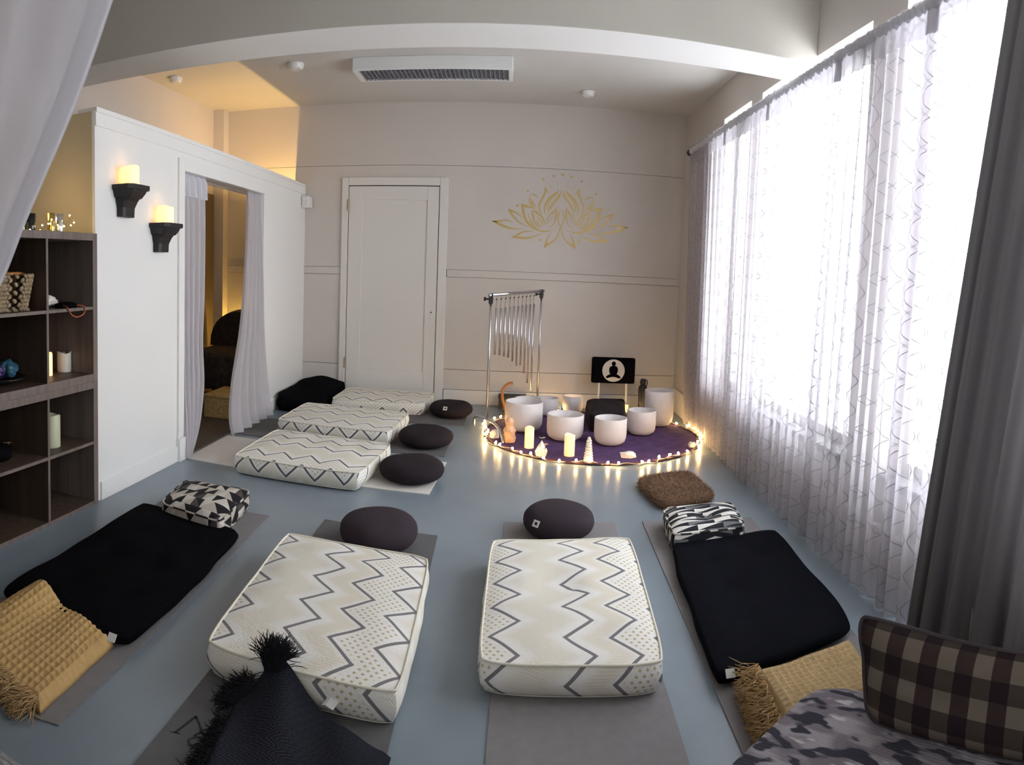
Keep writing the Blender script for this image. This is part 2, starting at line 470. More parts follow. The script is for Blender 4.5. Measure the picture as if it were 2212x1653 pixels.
M_fur = mat('brown_fur', (0.24, 0.135, 0.072), 0.8, var=0.35, vscale=25)
M_furd = mat('brown_fur_backing', (0.13, 0.070, 0.036), 0.9)
M_tanb = mat('tan_waffle_cotton', (0.54, 0.35, 0.145), 0.9, var=0.06, vscale=30, spec=0.15)
M_tanR = mat('beige_waffle_cotton', (0.46, 0.33, 0.17), 0.9, var=0.06, vscale=30, spec=0.15)
M_fringe = mat('tan_yarn', (0.45, 0.29, 0.13), 0.9, var=0.2, vscale=60)
M_shawl = mat('charcoal_herringbone_wool', (0.020, 0.021, 0.027), 1.0, spec=0.04)
_u, _v = uv_setup(M_shawl); _h = ((_u * 62 + tri(_v * 15) * 2.2) * 3.1).sin()
set_col(M_shawl, mixc((0.013, 0.014, 0.018), (0.034, 0.036, 0.046), (_h * 0.5 + 0.5).cl())); set_bump(M_shawl, _h, 0.0015, 0.5)
M_shawlf = mat('charcoal_yarn', (0.016, 0.016, 0.019), 0.95, spec=0.1)
M_plaid = plaid('checked_flannel')
M_ikat = ikat('ikat_velvet')
M_cord = mat('dark_cord', (0.05, 0.04, 0.045), 0.8)
M_weave = mat('grey_woven_cane', (0.20, 0.19, 0.19), 0.8, var=0.4, vscale=60, bump=0.8, bscale=110)
M_purple = mat('purple_cloth', (0.085, 0.045, 0.125), 0.85, var=0.25, vscale=14, spec=0.2)
M_rim = mat('maroon_binding', (0.06, 0.022, 0.028), 0.7)
M_bowl = mat('frosted_quartz', (0.80, 0.75, 0.74), 0.55, var=0.02, vscale=30)
M_wire = mat('clear_light_wire', (0.55, 0.40, 0.30), 0.4)
M_bulb = mat('fairy_bulb', (1, 0.8, 0.5), 0.4, emit=(1.0, 0.62, 0.24), estr=75.0)
M_socket = mat('bulb_socket', (0.7, 0.6, 0.5), 0.4)
M_cryst = mat('clear_crystal', (0.85, 0.78, 0.70), 0.12, spec=0.8)
M_salt = mat('peach_crystal', (0.72, 0.44, 0.26), 0.4, var=0.2, vscale=30)
M_orange = mat('orange_varnished_wood', (0.42, 0.17, 0.045), 0.35)
M_box = mat('dark_box', (0.03, 0.02, 0.018), 0.5)
M_silver = mat('mirror_silver', (0.85, 0.85, 0.83), 0.12, 1.0)
M_goldm = mat('mirror_gold', (0.75, 0.52, 0.14), 0.18, 1.0)
M_bglass = mat('black_glass', (0.008, 0.008, 0.009), 0.06)
M_yglow = mat('lit_yellow_glass', (0.8, 0.7, 0.3), 0.3, emit=(1.0, 0.8, 0.35), estr=0.7)
M_mini = mat('mini_led', (1, 0.8, 0.4), 0.4, emit=(1.0, 0.72, 0.26), estr=40.0)
M_wicker = mat('wicker', (0.30, 0.22, 0.13), 0.7, var=0.35, vscale=40)
M_blue = mat('teal_satin', (0.03, 0.11, 0.16), 0.4)
M_violet = mat('violet_sequins', (0.06, 0.02, 0.13), 0.3, var=0.7, vscale=120)
M_metalbowl = mat('dark_metal', (0.06, 0.05, 0.05), 0.3, 0.8)
M_orloop = mat('orange_cord', (0.42, 0.09, 0.03), 0.6)
M_armch = mat('dark_floral_fabric', (0.030, 0.022, 0.018), 0.9, var=0.7, vscale=22)
M_rug = mat('brown_carpet', (0.085, 0.062, 0.042), 0.95, var=0.35, vscale=70)
M_goldrug = mat('woven_straw', (0.48, 0.34, 0.13), 0.8, var=0.4, vscale=60, bump=0.8, bscale=80)
M_glass = sheer('window_glass', (0.9, 0.95, 1.0), 0.93, 0.0)

# ------------------------------------------------------------------ room shell
bm = B(); box(bm, -3.1, 1.9, -1.3, 6.41, -0.1, 0.0); struct('floor', bm, M_floor)
bm = B(); box(bm, -3.1, 1.9, -1.3, 3.6, 3.0, 3.1); box(bm, -3.1, 1.9, 3.6, 6.41, 2.85, 3.1); struct('ceiling', bm, M_ceil)
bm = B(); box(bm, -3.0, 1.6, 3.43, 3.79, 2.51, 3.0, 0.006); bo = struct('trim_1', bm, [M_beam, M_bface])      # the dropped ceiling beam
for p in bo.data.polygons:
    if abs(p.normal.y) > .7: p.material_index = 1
# back wall: boards with fine dark seams
root = bm = B()
box(bm, -3.1, 1.9, 6.322, 6.41, 0, 2.85)
back = struct('wall_back', bm, M_seam)
bm = B()
for z0, z1 in ((0.137, 0.327), (0.331, 1.212), (1.284, 2.259), (2.262, 2.86)):
    box(bm, -3.05, 1.65, 6.31, 6.33, z0, z1, 0.002)
obj('wall_board', bm, M_wall, back)
bm = B(); box(bm, -3.05, -1.672, 6.298, 6.33, 1.214, 1.282, 0.004); box(bm, -0.632, 1.65, 6.298, 6.33, 1.214, 1.282, 0.004); struct('trim_2', bm, M_wall)
bm = B(); box(bm, -2.0, -1.672, 6.292, 6.33, 0.0, 0.134, 0.004); box(bm, -0.632, 1.62, 6.292, 6.33, 0, 0.134, 0.004); struct('baseboard_back', bm, M_trim)
bm = B(); box(bm, -3.1, -3.0, -1.3, 6.41, 0, 3.0); struct('wall_left', bm, M_wall)
bm = B(); box(bm, -3.0, -2.885, 6.19, 6.31, 0, 2.85, 0.004); struct('trim_3', bm, M_wall)      # corner post of the side room
bm = B(); box(bm, -3.1, 1.9, -1.3, -1.2, 0, 3.0); struct('wall_front', bm, M_wall)
# right wall with three openings
bm = B()
box(bm, 1.6, 1.82, -1.3, 6.41, 0, WZ0); box(bm, 1.6, 1.82, -1.3, 6.41, WZ1, 3.0)
ed = [-1.3] + [q for a, b in sorted(WINDOWS) for q in (a, b)] + [6.41]
for i in range(0, len(ed), 2): box(bm, 1.6, 1.82, ed[i], ed[i + 1], WZ0, WZ1)
struct('wall_right', bm, M_wall)
bm = B(); box(bm, 1.578, 1.6, -1.2, 6.29, 0, 0.22, 0.004); struct('baseboard_right', bm, M_trim)
for k, (a, b) in enumerate(WINDOWS):
    w = sroot('window_%d' % (k + 1), (1.75, (a + b) / 2, WZ0)); hw = (b - a) / 2; hz = WZ1 - WZ0
    bm = B()
    box(bm, -.03, .03, -hw, -hw + .05, 0, hz); box(bm, -.03, .03, hw - .05, hw, 0, hz); box(bm, -.03, .03, -hw + .05, hw - .05, 0, .06); box(bm, -.03, .03, -hw + .05, hw - .05, hz - .05, hz)
    if hw > 0.5: box(bm, -.02, .02, -.02, .02, .06, hz - .05)
    obj('window_frame', bm, M_trim, w)
    bm = B(); box(bm, -.003, .003, -hw + .05, hw - .05, .06, hz - .05); obj('pane', bm, M_glass, w)
    bm = B(); box(bm, -.165, -.03, -hw, hw, -.02, .012, .004); obj('window_sill', bm, M_sill, w)
# partition with curtained opening, and its return beside the bookcase
PX0, PX1, PT = -2.15, -2.05, 2.06
OY0, OY1, OZ = 3.79, 5.20, 1.87
bm = B(); box(bm, PX0, PX1, 2.86, OY0, 0, PT); box(bm, PX1 - .018, PX1, 2.828, 2.86, 0, PT); box(bm, PX0, PX1, OY1, 6.31, 0, PT); box(bm, PX0, PX1, OY0, OY1, OZ, PT); struct('wall_partition', bm, M_part)
bm = B(); box(bm, -3.0, PX1 - .018, 2.828, 2.86, 0, PT); box(bm, -3.0, PX0, 2.86, 2.93, 0, PT); struct('wall_return', bm, M_tan)
bm = B(); box(bm, PX0 - .012, PX1 + .012, 2.832, 6.29, PT - .004, PT + .022, .004); box(bm, PX1, PX1 + .008, 2.83, 6.29, PT - .075, PT - .004, .003); struct('trim_4', bm, M_part)
bm = B(); box(bm, PX1, PX1 + .012, 2.862, 3.715, 0, .10, .003); box(bm, PX1, PX1 + .012, OY1 + .08, 6.29, 0, .10, .003); struct('baseboard_partition', bm, M_part)
bm = B(); box(bm, PX1, PX1 + .014, OY0 - .075, OY0, .15, OZ + .075, .004); box(bm, PX1, PX1 + .014, OY0, OY1, OZ, OZ + .075, .004); box(bm, PX1, PX1 + .03, OY0 - .085, OY0, 0, .15, .004); struct('trim_5', bm, M_part)
bm = B(); box(bm, -2.99, -2.055, 2.94, 6.18, 0, .008); struct('trim_6', bm, M_rug)              # carpet of the side room
bm = B(); box(bm, -3.0, -2.985, 2.94, 6.18, 0, 2.0); struct('trim_7', bm, mat('side_room_brown', (0.12, 0.088, 0.055), 0.6))  # thin even brown sheet over the lower left wall of the side room
# ------------------------------------------------------------------ door
d = sroot('door_1', (-1.154, 6.31, 0))
bm = B()
for x0, x1, z0, z1 in ((-.516, -.452, 0, 2.145), (.434, .516, 0, 2.145), (-.452, .434, 2.068, 2.145)):
    box(bm, x0, x1, -.028, 0.0, z0, z1, .006)
obj('door_casing', bm, M_trim, d)
bm = B(); box(bm, -.452, .434, -.006, .008, .0, 2.068); obj('door_gap', bm, M_dark, d)
bm = B()
for x0, x1, z0, z1 in ((-.446, -.311, .008, 2.060), (.319, .428, .008, 2.060), (-.311, .319, 1.931, 2.060), (-.311, .319, .008, .295)):
    box(bm, x0, x1, -.020, -.004, z0, z1, .003)
box(bm, -.313, .321, -.009, -.004, .293, 1.933)
lf = obj('door_leaf', bm, M_trim, d)
for z in (1.83, .30):
    bm = B(); box(bm, -.462, -.444, -.034, -.018, z, z + .10, .002); tube(bm, [(-.450, -.036, z - .004), (-.450, -.036, z + .104)], .006, 8); obj('hinge', bm, M_brass, d)
bm = B(); box(bm, .372, .394, -.0225, -.0195, .80, .90, .002); k = obj('keyhole_plate', bm, M_trim, d)
bm = B(); lathe(bm, [(0, 0), (.007, 0), (.007, .004), (0, .004)], 12); o = obj('keyhole', bm, M_dark, k); o.rotation_euler = (PI / 2, 0, 0); o.location = (.383, -.0215, .87)

# ------------------------------------------------------------------ curtains
def curtain_mesh(top, bot, folds, amp, nu, nv, nrm, seed=0.0, gather=None, flare=1.0, wm=1.0, hm=1.0, wob=0.35):
    bm = B(); nrm = Vector(nrm).normalized()
    tp, bt = spline(top, 12), spline(bot, 12)
    def S_(L, s):
        x = s * (len(L) - 1); i = min(int(x), len(L) - 2); return L[i].lerp(L[i + 1], x - i)
    def P(s, t):
        a, b = S_(tp, s), S_(bt, s)
        g = gather(t) if gather else 0.0
        p = a.lerp(b, t)
        if gather: p = p + g * 1.0 if isinstance(g, Vector) else p
        ph = s * folds * 2 * PI + wob * 2.2 * nz(s * 6 + seed, t * 1.3, seed) + 0.8 * nz(s * 3, seed * 3, 1)
        A = amp * (0.35 + (flare) * t * 0.65) * (0.75 + 0.5 * nz(s * 9 + seed, 0, 4))
        return p + nrm * (A * math.sin(ph) + A * 0.35 * math.sin(ph * 2.3 + seed + t))
    patch(bm, P, nu, nv, lambda s, t: (s * wm, (1 - t) * hm))
    return bm
# window sheers: five panels on one rod
ROD = 2.40
rod = thing('curtain_rod', 'long dark rod across the tops of the window sheers', 'curtain rod', (1.5, 0, ROD))
bm = B(); tube(bm, [(0, 0.0, 0), (0, 5.74, 0)], .011, 10); obj('rod', bm, M_blackpl, rod, True)
bm = B(); lathe(bm, [(0, -.03), (.02, -.022), (.028, 0), (.02, .022), (0, .03)], 14); o = obj('finial', bm, M_blackpl, rod, True); o.rotation_euler = (PI / 2, 0, 0); o.location = (0, 5.76, 0)
for y in (5.66, 4.38, 2.70, 0.6):
    bm = B(); box(bm, -.012, .105, -.008, .008, -.012, .012); box(bm, .09, .10, -.02, .02, -.05, .05); obj('bracket', bm, M_blackpl, rod)
PAN = [(5.70, 4.72, 'first window sheer from the back wall, beside the bowls'), (4.76, 3.86, 'second window sheer from the back wall, over the middle window'),
       (3.90, 2.92, 'third window sheer from the back wall, over the middle window'), (2.98, 2.12, 'fourth window sheer from the back wall, trellis embroidery over the pier'),
       (2.20, 1.45, 'trellis embroidered window sheer next to the grey drape')]
for k, (ya, yb, lab) in enumerate(PAN):
    bx = lambda y: 1.345 + 0.038 * y
    top = [(1.5, ya + (yb - ya) * i / 4, ROD + .035) for i in range(5)]
    bot = [(bx(ya + (yb - ya) * i / 4), ya + (yb - ya) * i / 4, .012) for i in range(5)]
    t = thing('sheer_curtain', lab, 'curtain', (0, 0, 0), 0, 'window sheers'); t.location = (1.5, (ya + yb) / 2, 0)
    off = Vector((1.5, (ya + yb) / 2, 0))
    bm = curtain_mesh([Vector(p) - off for p in top], [Vector(p) - off for p in bot], 9, .030, 170, 34, (-1, 0, 0), k * 1.7, wm=1.0, hm=2.42)
    obj('curtain_panel', bm, M_sheerW, t, True)
    low = [Vector(p).lerp(Vector(q_), .065) for p, q_ in zip(top, bot)]
    bm = curtain_mesh([Vector(p) - off - Vector((.006, 0, 0)) for p in top], [p - off - Vector((.006, 0, 0)) for p in low], 9, .012, 170, 5, (-1, 0, 0), k * 1.7)
    obj('heading', bm, M_head, t, True)
    bm = B()
    def P(s, u, ya=ya, yb=yb):
        y = ya + (yb - ya) * s - off.y; a = u * 2 * PI
        r = .019 + .004 * math.sin(s * 130) + .003 * nz(s * 40, u * 4, 2)
        return (r * math.cos(a), y, ROD + r * math.sin(a) * 1.3)
    patch(bm, P, 150, 12, lambda s, t: (s, t)); obj('rod_pocket', bm, M_hem, t, True)
# grey drape at the right edge
t = thing('drape', 'dark grey floor length drape at the right edge of the windows', 'curtain', (1.4, 1.2, 0))
top = [(1.415, 1.62, ROD - .03), (1.43, 1.35, ROD - .03), (1.43, 1.0, ROD - .03), (1.43, .5, ROD - .03)]
bot = [(1.335, 1.86, .01), (1.36, 1.62, .01), (1.38, 1.2, .01), (1.38, .45, .01)]
off = Vector((1.4, 1.2, 0))
bm = curtain_mesh([Vector(p) - off for p in top], [Vector(p) - off for p in bot], 8, .035, 190, 40, (-1, -.25, 0), 5.2)
obj('curtain_panel', bm, M_drape, t, True)
for k in range(9):
    bm = B(); tube(bm, [(0.1 + .024 * math.cos(a), .36 - k * .125, ROD + .024 * math.sin(a)) for a in [i * 2 * PI / 16 for i in range(16)]], .003, 6, closed=True); obj('curtain_ring', bm, M_blackpl, t, True)
# doorway sheers on a thin rod
t = thing('tension_rod', 'thin metal rod across the partition doorway', 'curtain rod', (-2.10, OY0, 1.845))
bm = B(); tube(bm, [(0, 0, 0), (0, OY1 - OY0, 0)], .008, 10); obj('rod', bm, M_chrome, t, True)
bm = B(); lathe(bm, [(0, 0), (.016, 0), (.016, .02), (0, .02)], 12); o = obj('end_cap', bm, M_chrome, t); o.rotation_euler = (-PI / 2, 0, 0)
t = thing('sheer_curtain', 'pale sheer curtain on the left side of the partition doorway', 'curtain', (-2.08, 3.9, 0), 0, 'doorway sheers')
off = Vector((-2.08, 3.9, 0))
def rows_curtain(rows, folds, amp, nu, nv, seed, nrm=(1, 0, 0)):
    """rows: (z, x, ya, yb) from top to bottom"""
    bm = B(); sp = spline([(r[0], r[2], r[3]) for r in rows], 10); sx = spline([(r[1], 0, 0) for r in rows], 10)
    def P(s, t):
        i = t * (len(sp) - 1); j = min(int(i), len(sp) - 2); f = i - j
        z, ya, yb = sp[j].lerp(sp[j + 1], f); x = sx[j].lerp(sx[j + 1], f).x
        wd_ = abs(yb - ya)
        y = ya + (yb - ya) * s
        a = amp * (0.5 + 0.7 * t)
        ph = s * folds * 2 * PI + nz(s * 5, t * 2, seed) * 1.2 + seed
        return Vector((x + a * math.sin(ph) * nrm[0], y + a * math.sin(ph) * nrm[1], z)) - off
    patch(bm, P, nu, nv); return bm
bm = rows_curtain([(1.865, -2.09, 3.80, 4.17), (1.6, -2.08, 3.80, 4.17), (1.1, -2.07, 3.80, 4.14), (.75, -2.06, 3.80, 4.09), (.45, -2.05, 3.79, 4.09), (.2, -2.03, 3.78, 3.98), (.015, -2.02, 3.77, 3.83)], 4.5, .022, 70, 60, .6)
obj('curtain_panel', bm, M_sheer_door, t, True)
bm = rows_curtain([(1.868, -2.085, 3.80, 4.175), (1.83, -2.075, 3.80, 4.175), (1.72, -2.074, 3.80, 4.172)], 4.5, .022, 70, 6, .6); obj('rod_pocket', bm, M_hem, t, True)
t = thing('sheer_curtain', 'pale sheer curtain on the right side of the partition doorway', 'curtain', (-2.08, 5.0, 0), 0, 'doorway sheers')
off = Vector((-2.08, 5.0, 0))
bm = rows_curtain([(1.865, -2.09, 4.92, 5.23), (1.6, -2.08, 4.90, 5.23), (1.1, -2.06, 4.80, 5.25), (.75, -2.05, 4.70, 5.26), (.4, -2.03, 4.52, 5.28), (.15, -2.00, 4.42, 5.28), (.02, -1.97, 4.40, 5.30)], 5.5, .026, 90, 60, 1.9)
obj('curtain_panel', bm, M_sheer_door, t, True)
# big swept curtain near the camera
t = thing('swept_curtain', 'large grey voile curtain swept aside near the camera at top left', 'curtain', (-1.2, 1.0, 0))
off = Vector((-1.2, 1.0, 0))
edge = [(-.18, 1.0, 2.96), (-.41, 1.0, 2.36), (-.605, 1.0, 1.90), (-.742, 1.0, 1.60), (-.885, 1.0, 1.36), (-1.0, 1.0, 1.18), (-1.22, 1.0, 1.02)]
lef = [(-1.75, 1.05, 2.96), (-1.74, 1.05, 2.3), (-1.72, 1.05, 1.9), (-1.71, 1.05, 1.6), (-1.70, 1.05, 1.36), (-1.69, 1.05, 1.15), (-1.68, 1.05, .95)]
se, sl = spline(edge, 10), spline(lef, 10)
def P(s, t):
    x = t * (len(se) - 1); i = min(int(x), len(se) - 2)
    a = sl[i].lerp(sl[i + 1], x - i); b = se[i].lerp(se[i + 1], x - i)
    p = a.lerp(b, s); p.y += .022 * math.sin(s * 38 + 1.5 * nz(s * 4, t * 2, 3)) * (1 - s ** 6) + .03 * math.sin(s * 9 + t * 2) * (1 - s ** 4)
    return p - off
bm = B(); patch(bm, P, 120, 50); obj('curtain_panel', bm, M_sheerL, t, True)
def P2(s, t):
    x = t * (len(se) - 1); i = min(int(x), len(se) - 2)
    b = se[i].lerp(se[i + 1], x - i); a = sl[i].lerp(sl[i + 1], x - i); dv = (a - b).normalized()
    p = b + dv * (.058 * (1 - s)); p.y -= .004; return p - off
bm = B(); patch(bm, P2, 4, 50); obj('hem', bm, M_hem, t, True)
bm = B(); tube(bm, [(-1.8 + 1.2, .03, 2.97), (1.25, .0, 2.97)], .012, 8); obj('curtain_track', bm, M_trim, t)
bm = B(); tube(bm, [(-1.66 + 1.2, .04, .98), (-1.9 + 1.2, .06, 1.02)], .02, 8); obj('tieback', bm, M_hem, t, True)

# ------------------------------------------------------------------ wall and ceiling fittings
def sconce(y, z, lab):
    t = thing('wall_sconce', lab, 'sconce', (-2.05, y, z), 0, 'black corbel sconces')
    bm = B()
    prof = [(.0, .070, .055), (.05, .072, .058), (.085, .085, .075), (.10, .088, .09), (.104, .100, .102), (.13, .112, .125), (.142, .118, .13), (.146, .128, .148), (.17, .128, .148)]
    rings = []
    for zz, hw, dp in prof:
        hw *= .84; dp *= .86
        rings.append([bm.verts.new(p) for p in ((0, -hw, zz - .17), (dp * .8, -hw, zz - .17), (dp, -hw * .72, zz - .17), (dp, hw * .72, zz - .17), (dp * .8, hw, zz - .17), (0, hw, zz - .17))])
    for a, b in zip(rings, rings[1:]):
        for i in range(6): bm.faces.new((a[i], a[(i + 1) % 6], b[(i + 1) % 6], b[i]))
    bm.faces.new(rings[0][::-1]); bm.faces.new(rings[-1]); obj('corbel_shelf', bm, M_black_wood, t)
    return t
def led_candle(x, y, z, r, h, lab, group, lit=True, m=None, dip=.012, name='led_candle'):
    t = thing(name, lab, 'candle', (x, y, z), rnd.random() * 6, group)
    bm = B()
    lathe(bm, [(0, 0), (r * .97, 0), (r, .004), (r, h - .004), (r * .96, h), (r * .84, h - .003), (r * .8, h - dip), (0, h - dip - .002)], 28, fn=lambda a, rr, zz: 1 + (.012 * math.sin(3 * a + 1) if zz > h * .8 else 0))
    for v in bm.verts:
        if v.co.z > h - .006: v.co.z += .005 * math.sin(2 * math.atan2(v.co.y, v.co.x))
    obj('wax_body', bm, m or (M_candle if lit else M_wax), t, True)
    bm = B(); lathe(bm, [(0, 0), (.004, .002), (.0055, .010), (.003, .020), (0, .026)], 10, (0, 0, h - dip - .003)); obj('flame_tip', bm, M_candle_hot if lit else M_wax, t, True)
    return t
sconce(3.09, 1.700, 'upper black corbel sconce on the white partition, nearer the bookcase')
sconce(3.475, 1.516, 'lower black corbel sconce on the white partition, nearer the doorway')
led_candle(-1.992, 3.075, 1.700, .050, .10, 'glowing pillar candle on the upper black sconce', 'sconce candles')
led_candle(-1.992, 3.46, 1.516, .050, .10, 'glowing pillar candle on the lower black sconce', 'sconce candles')
point((-2.25, 2.55, 1.62), .9, (1.0, .72, .34), .05)      # glow of the mini lights on the bookcase
# ceiling unit with louvred grille
t = thing('ceiling_ventilation_unit', 'white boxed air unit with grey louvred grille under the ceiling', 'air unit', (-.66, 5.11, 2.85))
bm = B(); box(bm, -.60, .60, -.14, .16, -.072, 0, .006); box(bm, -.60, .60, -.14, -.125, -.10, -.07, .003); box(bm, -.60, -.555, -.126, .16, -.10, -.07, .003); box(bm, .57, .60, -.126, .16, -.10, -.07, .003); box(bm, -.56, .575, .145, .16, -.10, -.07, .003); obj('housing', bm, M_ac, t)
bm = B(); box(bm, -.556, .571, -.126, .146, -.074, -.070); obj('grille_back', bm, M_dark, t)
bm = B()
for i in range(7): box(bm, -.556, .571, -.118 + i * .038, -.109 + i * .038, -.094, -.078)
for i in range(34): box(bm, -.55 + i * .0337, -.545 + i * .0337, -.125, .145, -.098, -.082)
obj('louvres', bm, M_grille, t)
def detector(x, y, r, lab):
    t = thing('smoke_detector', lab, 'smoke detector', (x, y, 2.85), 0, 'ceiling detectors')
    bm = B(); lathe(bm, [(0, 0), (r * 1.05, 0), (r * 1.05, -.010), (r, -.012)], 24); obj('base', bm, M_white_pl, t, True)
    bm = B(); lathe(bm, [(r, -.010), (r * .95, -.034), (r * .7, -.046), (0, -.048)], 24); obj('cover', bm, M_white_pl, t, True)
    bm = B(); tube(bm, [(r * .4 + .005 * math.cos(a), .005 * math.sin(a), -.047) for a in [0, 1, 2, 3, 4, 5]], .0015, 5, True); obj('led_ring', bm, M_dark, t)
detector(-1.73, 5.02, .065, 'round white detector on the ceiling next to the air unit')
detector(-2.78, 5.0, .055, 'round white detector on the ceiling over the side room')
detector(.58, 5.78, .055, 'round white detector on the ceiling above the lotus')
t = thing('wall_sensor', 'small white sensor box at the far top end of the partition', 'sensor', (-2.0, 6.20, 1.90))
bm = B(); box(bm, -.045, .035, -.03, .09, -.05, .06, .012); obj('case', bm, M_white_pl, t)
bm = B(); box(bm, -.03, .02, -.033, -.029, -.035, .02, .001); obj('lens', bm, M_trim, t)
# gold lotus on the back wall
LK = 0.00067
def lot(x, y):
    dx, dy = x - 1112, y - 850; a = .028
    return ((dx + a * dy) * LK, -(dy - a * dx) * LK)
STR = [[(140,785,2),(190,790,22),(260,785,26),(330,773,18),(390,782,14),(445,815,2)], [(140,785,2),(200,805,28),(280,845,38),(400,885,26),(500,895,14),(600,888,2)],
 [(365,612,2),(410,640,30),(470,660,22),(530,700,16),(575,745,2)], [(365,612,2),(405,670,24),(470,750,26),(550,815,18),(660,870,2)],
 [(415,1015,2),(490,985,26),(560,945,24),(640,925,16),(725,930,3)], [(415,1015,2),(520,1015,32),(640,1022,26),(760,990,16),(890,935,2)],
 [(880,1160,2),(905,1100,26),(925,1030,20),(950,980,12),(990,940,2)], [(880,1160,2),(930,1110,30),(1010,1060,22),(1070,980,18),(1108,850,10)],
 [(550,540,2),(575,600,34),(600,720,36),(660,820,40),(760,890,34),(880,925,22),(1030,905,2)], [(550,540,2),(600,570,34),(680,590,26),(760,615,2)],
 [(645,655,2),(670,740,12),(710,810,20),(760,870,6)], [(695,630,2),(720,700,30),(740,790,20),(790,850,18),(860,860,2)], [(695,630,2),(770,660,34),(840,720,26),(875,780,20),(885,850,2)],
 [(765,700,2),(810,750,14),(850,810,16),(870,850,3)], [(760,760,2),(790,810,18),(850,850,4)],
 [(1055,580,2),(1010,650,28),(950,700,16),(920,760,14),(910,850,2)], [(1055,580,2),(1045,680,24),(1030,770,16),(990,840,12),(930,890,2)], [(1010,690,2),(960,760,12),(930,830,3)],
 [(1110,612,3),(1078,690,20),(1072,760,16),(1108,850,12)], [(1114,350,4),(1085,430,34),(1010,520,26),(950,600,18),(930,690,2)],
 [(1085,345,2),(1040,390,30),(960,460,44),(900,540,30),(880,620,20),(900,700,2)], [(880,300,2),(890,370,26),(840,480,28),(805,560,26),(820,640,18),(850,690,2)], [(880,300,2),(910,350,16),(945,410,2)],
 [(685,405,2),(670,490,20),(700,560,22),(770,590,2)], [(685,405,2),(740,420,20),(800,460,2)], [(705,470,2),(715,530,22),(760,580,4)],
 [(1020,540,2),(985,580,12),(950,640,3)], [(975,490,2),(930,560,14),(915,640,3)], [(910,240,1),(960,290,7),(1000,350,1)], [(1045,220,1),(1060,260,5),(1068,320,1)]]
DOT = [(860,200),(1005,150),(645,362),(500,570),(830,1045)]
lz = 1.728
t = thing('lotus_wall_decal', 'gold lotus flower decal on the back wall above the chimes', 'wall decal', (.428, 6.31, lz))
for sx in (1, -1):
    bm = B()
    for s in STR:
        pts = spline([(*lot(x, y), w * LK) for x, y, w in s], 7); L = []; Rr = []
        for i, p in enumerate(pts):
            tg = pts[min(i + 1, len(pts) - 1)] - pts[max(i - 1, 0)]; tg.z = 0; tg.normalize(); nn = Vector((-tg.y, tg.x)) * max(p.z, .0006) / 2
            L.append((p.x + nn.x, p.y + nn.y)); Rr.append((p.x - nn.x, p.y - nn.y))
        va = [bm.verts.new((sx * a, -.0015, b)) for a, b in L]; vb = [bm.verts.new((sx * a, -.0015, b)) for a, b in Rr]
        for i in range(len(va) - 1): bm.faces.new((va[i], va[i + 1], vb[i + 1], vb[i]))
    obj('petals', bm, M_gold, t)
for x, y in DOT:
    for sx in (1, -1):
        a, b = lot(x, y); bm = B(); bmesh.ops.create_circle(bm, cap_ends=True, segments=14, radius=.012)
        o = obj('dot', bm, M_gold, t); o.rotation_euler = (PI / 2, 0, 0); o.location = (sx * a, -.0015, b)
a, b = lot(1118, 130); bm = B(); bmesh.ops.create_circle(bm, cap_ends=True, segments=14, radius=.012); o = obj('dot', bm, M_gold, t); o.rotation_euler = (PI / 2, 0, 0); o.location = (0, -.0015, b)

# ------------------------------------------------------------------ bookcases
def board(name, bm, t):
    o = obj(name, bm, [M_wood_in, M_wood], t)
    for p in o.data.polygons:
        if p.normal.x > .7 or name in ('side_panel', 'top_board'): p.material_index = 1
    return o
def bookcase(z0, zm, z1, lab, tb, bb):
    t = thing('cube_bookcase', lab, 'bookcase', (-2.035, 2.825, z0)); D = -.39; n = 3; wy = -1.21
    bm = B(); box(bm, D, 0, -.038, 0, 0, z1 - z0, .002); board('side_panel', bm, t)
    bm = B(); box(bm, D, 0, wy, wy + .038, 0, z1 - z0, .002); board('side_panel', bm, t)
    bm = B(); box(bm, D, 0, wy + .038, -.038, z1 - z0 - tb, z1 - z0, .002); board('top_board', bm, t)
    bm = B(); box(bm, D, 0, wy + .038, -.038, 0, bb, .002); board('bottom_board', bm, t)
    bm = B(); box(bm, D, -.002, wy + .038, -.038, zm - z0 - .008, zm - z0 + .008); board('shelf', bm, t)
    for y in (-.404, -.800):
        for a, b in ((bb, zm - z0 - .008), (zm - z0 + .008, z1 - z0 - tb)):
            bm = B(); box(bm, D, -.002, y - .008, y + .008, a, b); board('divider', bm, t)
    bm = B(); box(bm, D - .008, D + .002, wy, 0, 0, z1 - z0); obj('back_panel', bm, M_wood_in, t)
bookcase(0.0, .333, .66, 'lower open cube bookcase standing on the floor beside the partition', .038, .02)
bookcase(.66, 1.044, 1.43, 'upper open cube bookcase stacked on the lower one', .038, .04)
SH0, SH1, SH2, SH3 = .341, .70, 1.052, 1.43
led_candle(-2.195, 2.605, SH1, .025, .115, 'small lit LED candle on the upper bookcase shelf', 'bookcase candles', m=M_candle)
led_candle(-2.30, 2.700, SH1, .014, .25, 'tall slim taper candle behind the lit candle in the bookcase', 'bookcase candles', False)
led_candle(-2.21, 2.760, SH1, .038, .105, 'unlit ivory pillar candle with melted rim in the upper bookcase', 'bookcase candles', False, dip=.02)
led_candle(-2.155, 2.575, SH0, .05, .165, 'large pale green hollow pillar candle in the lower bookcase', 'bookcase candles', False, M_waxg, dip=.05)
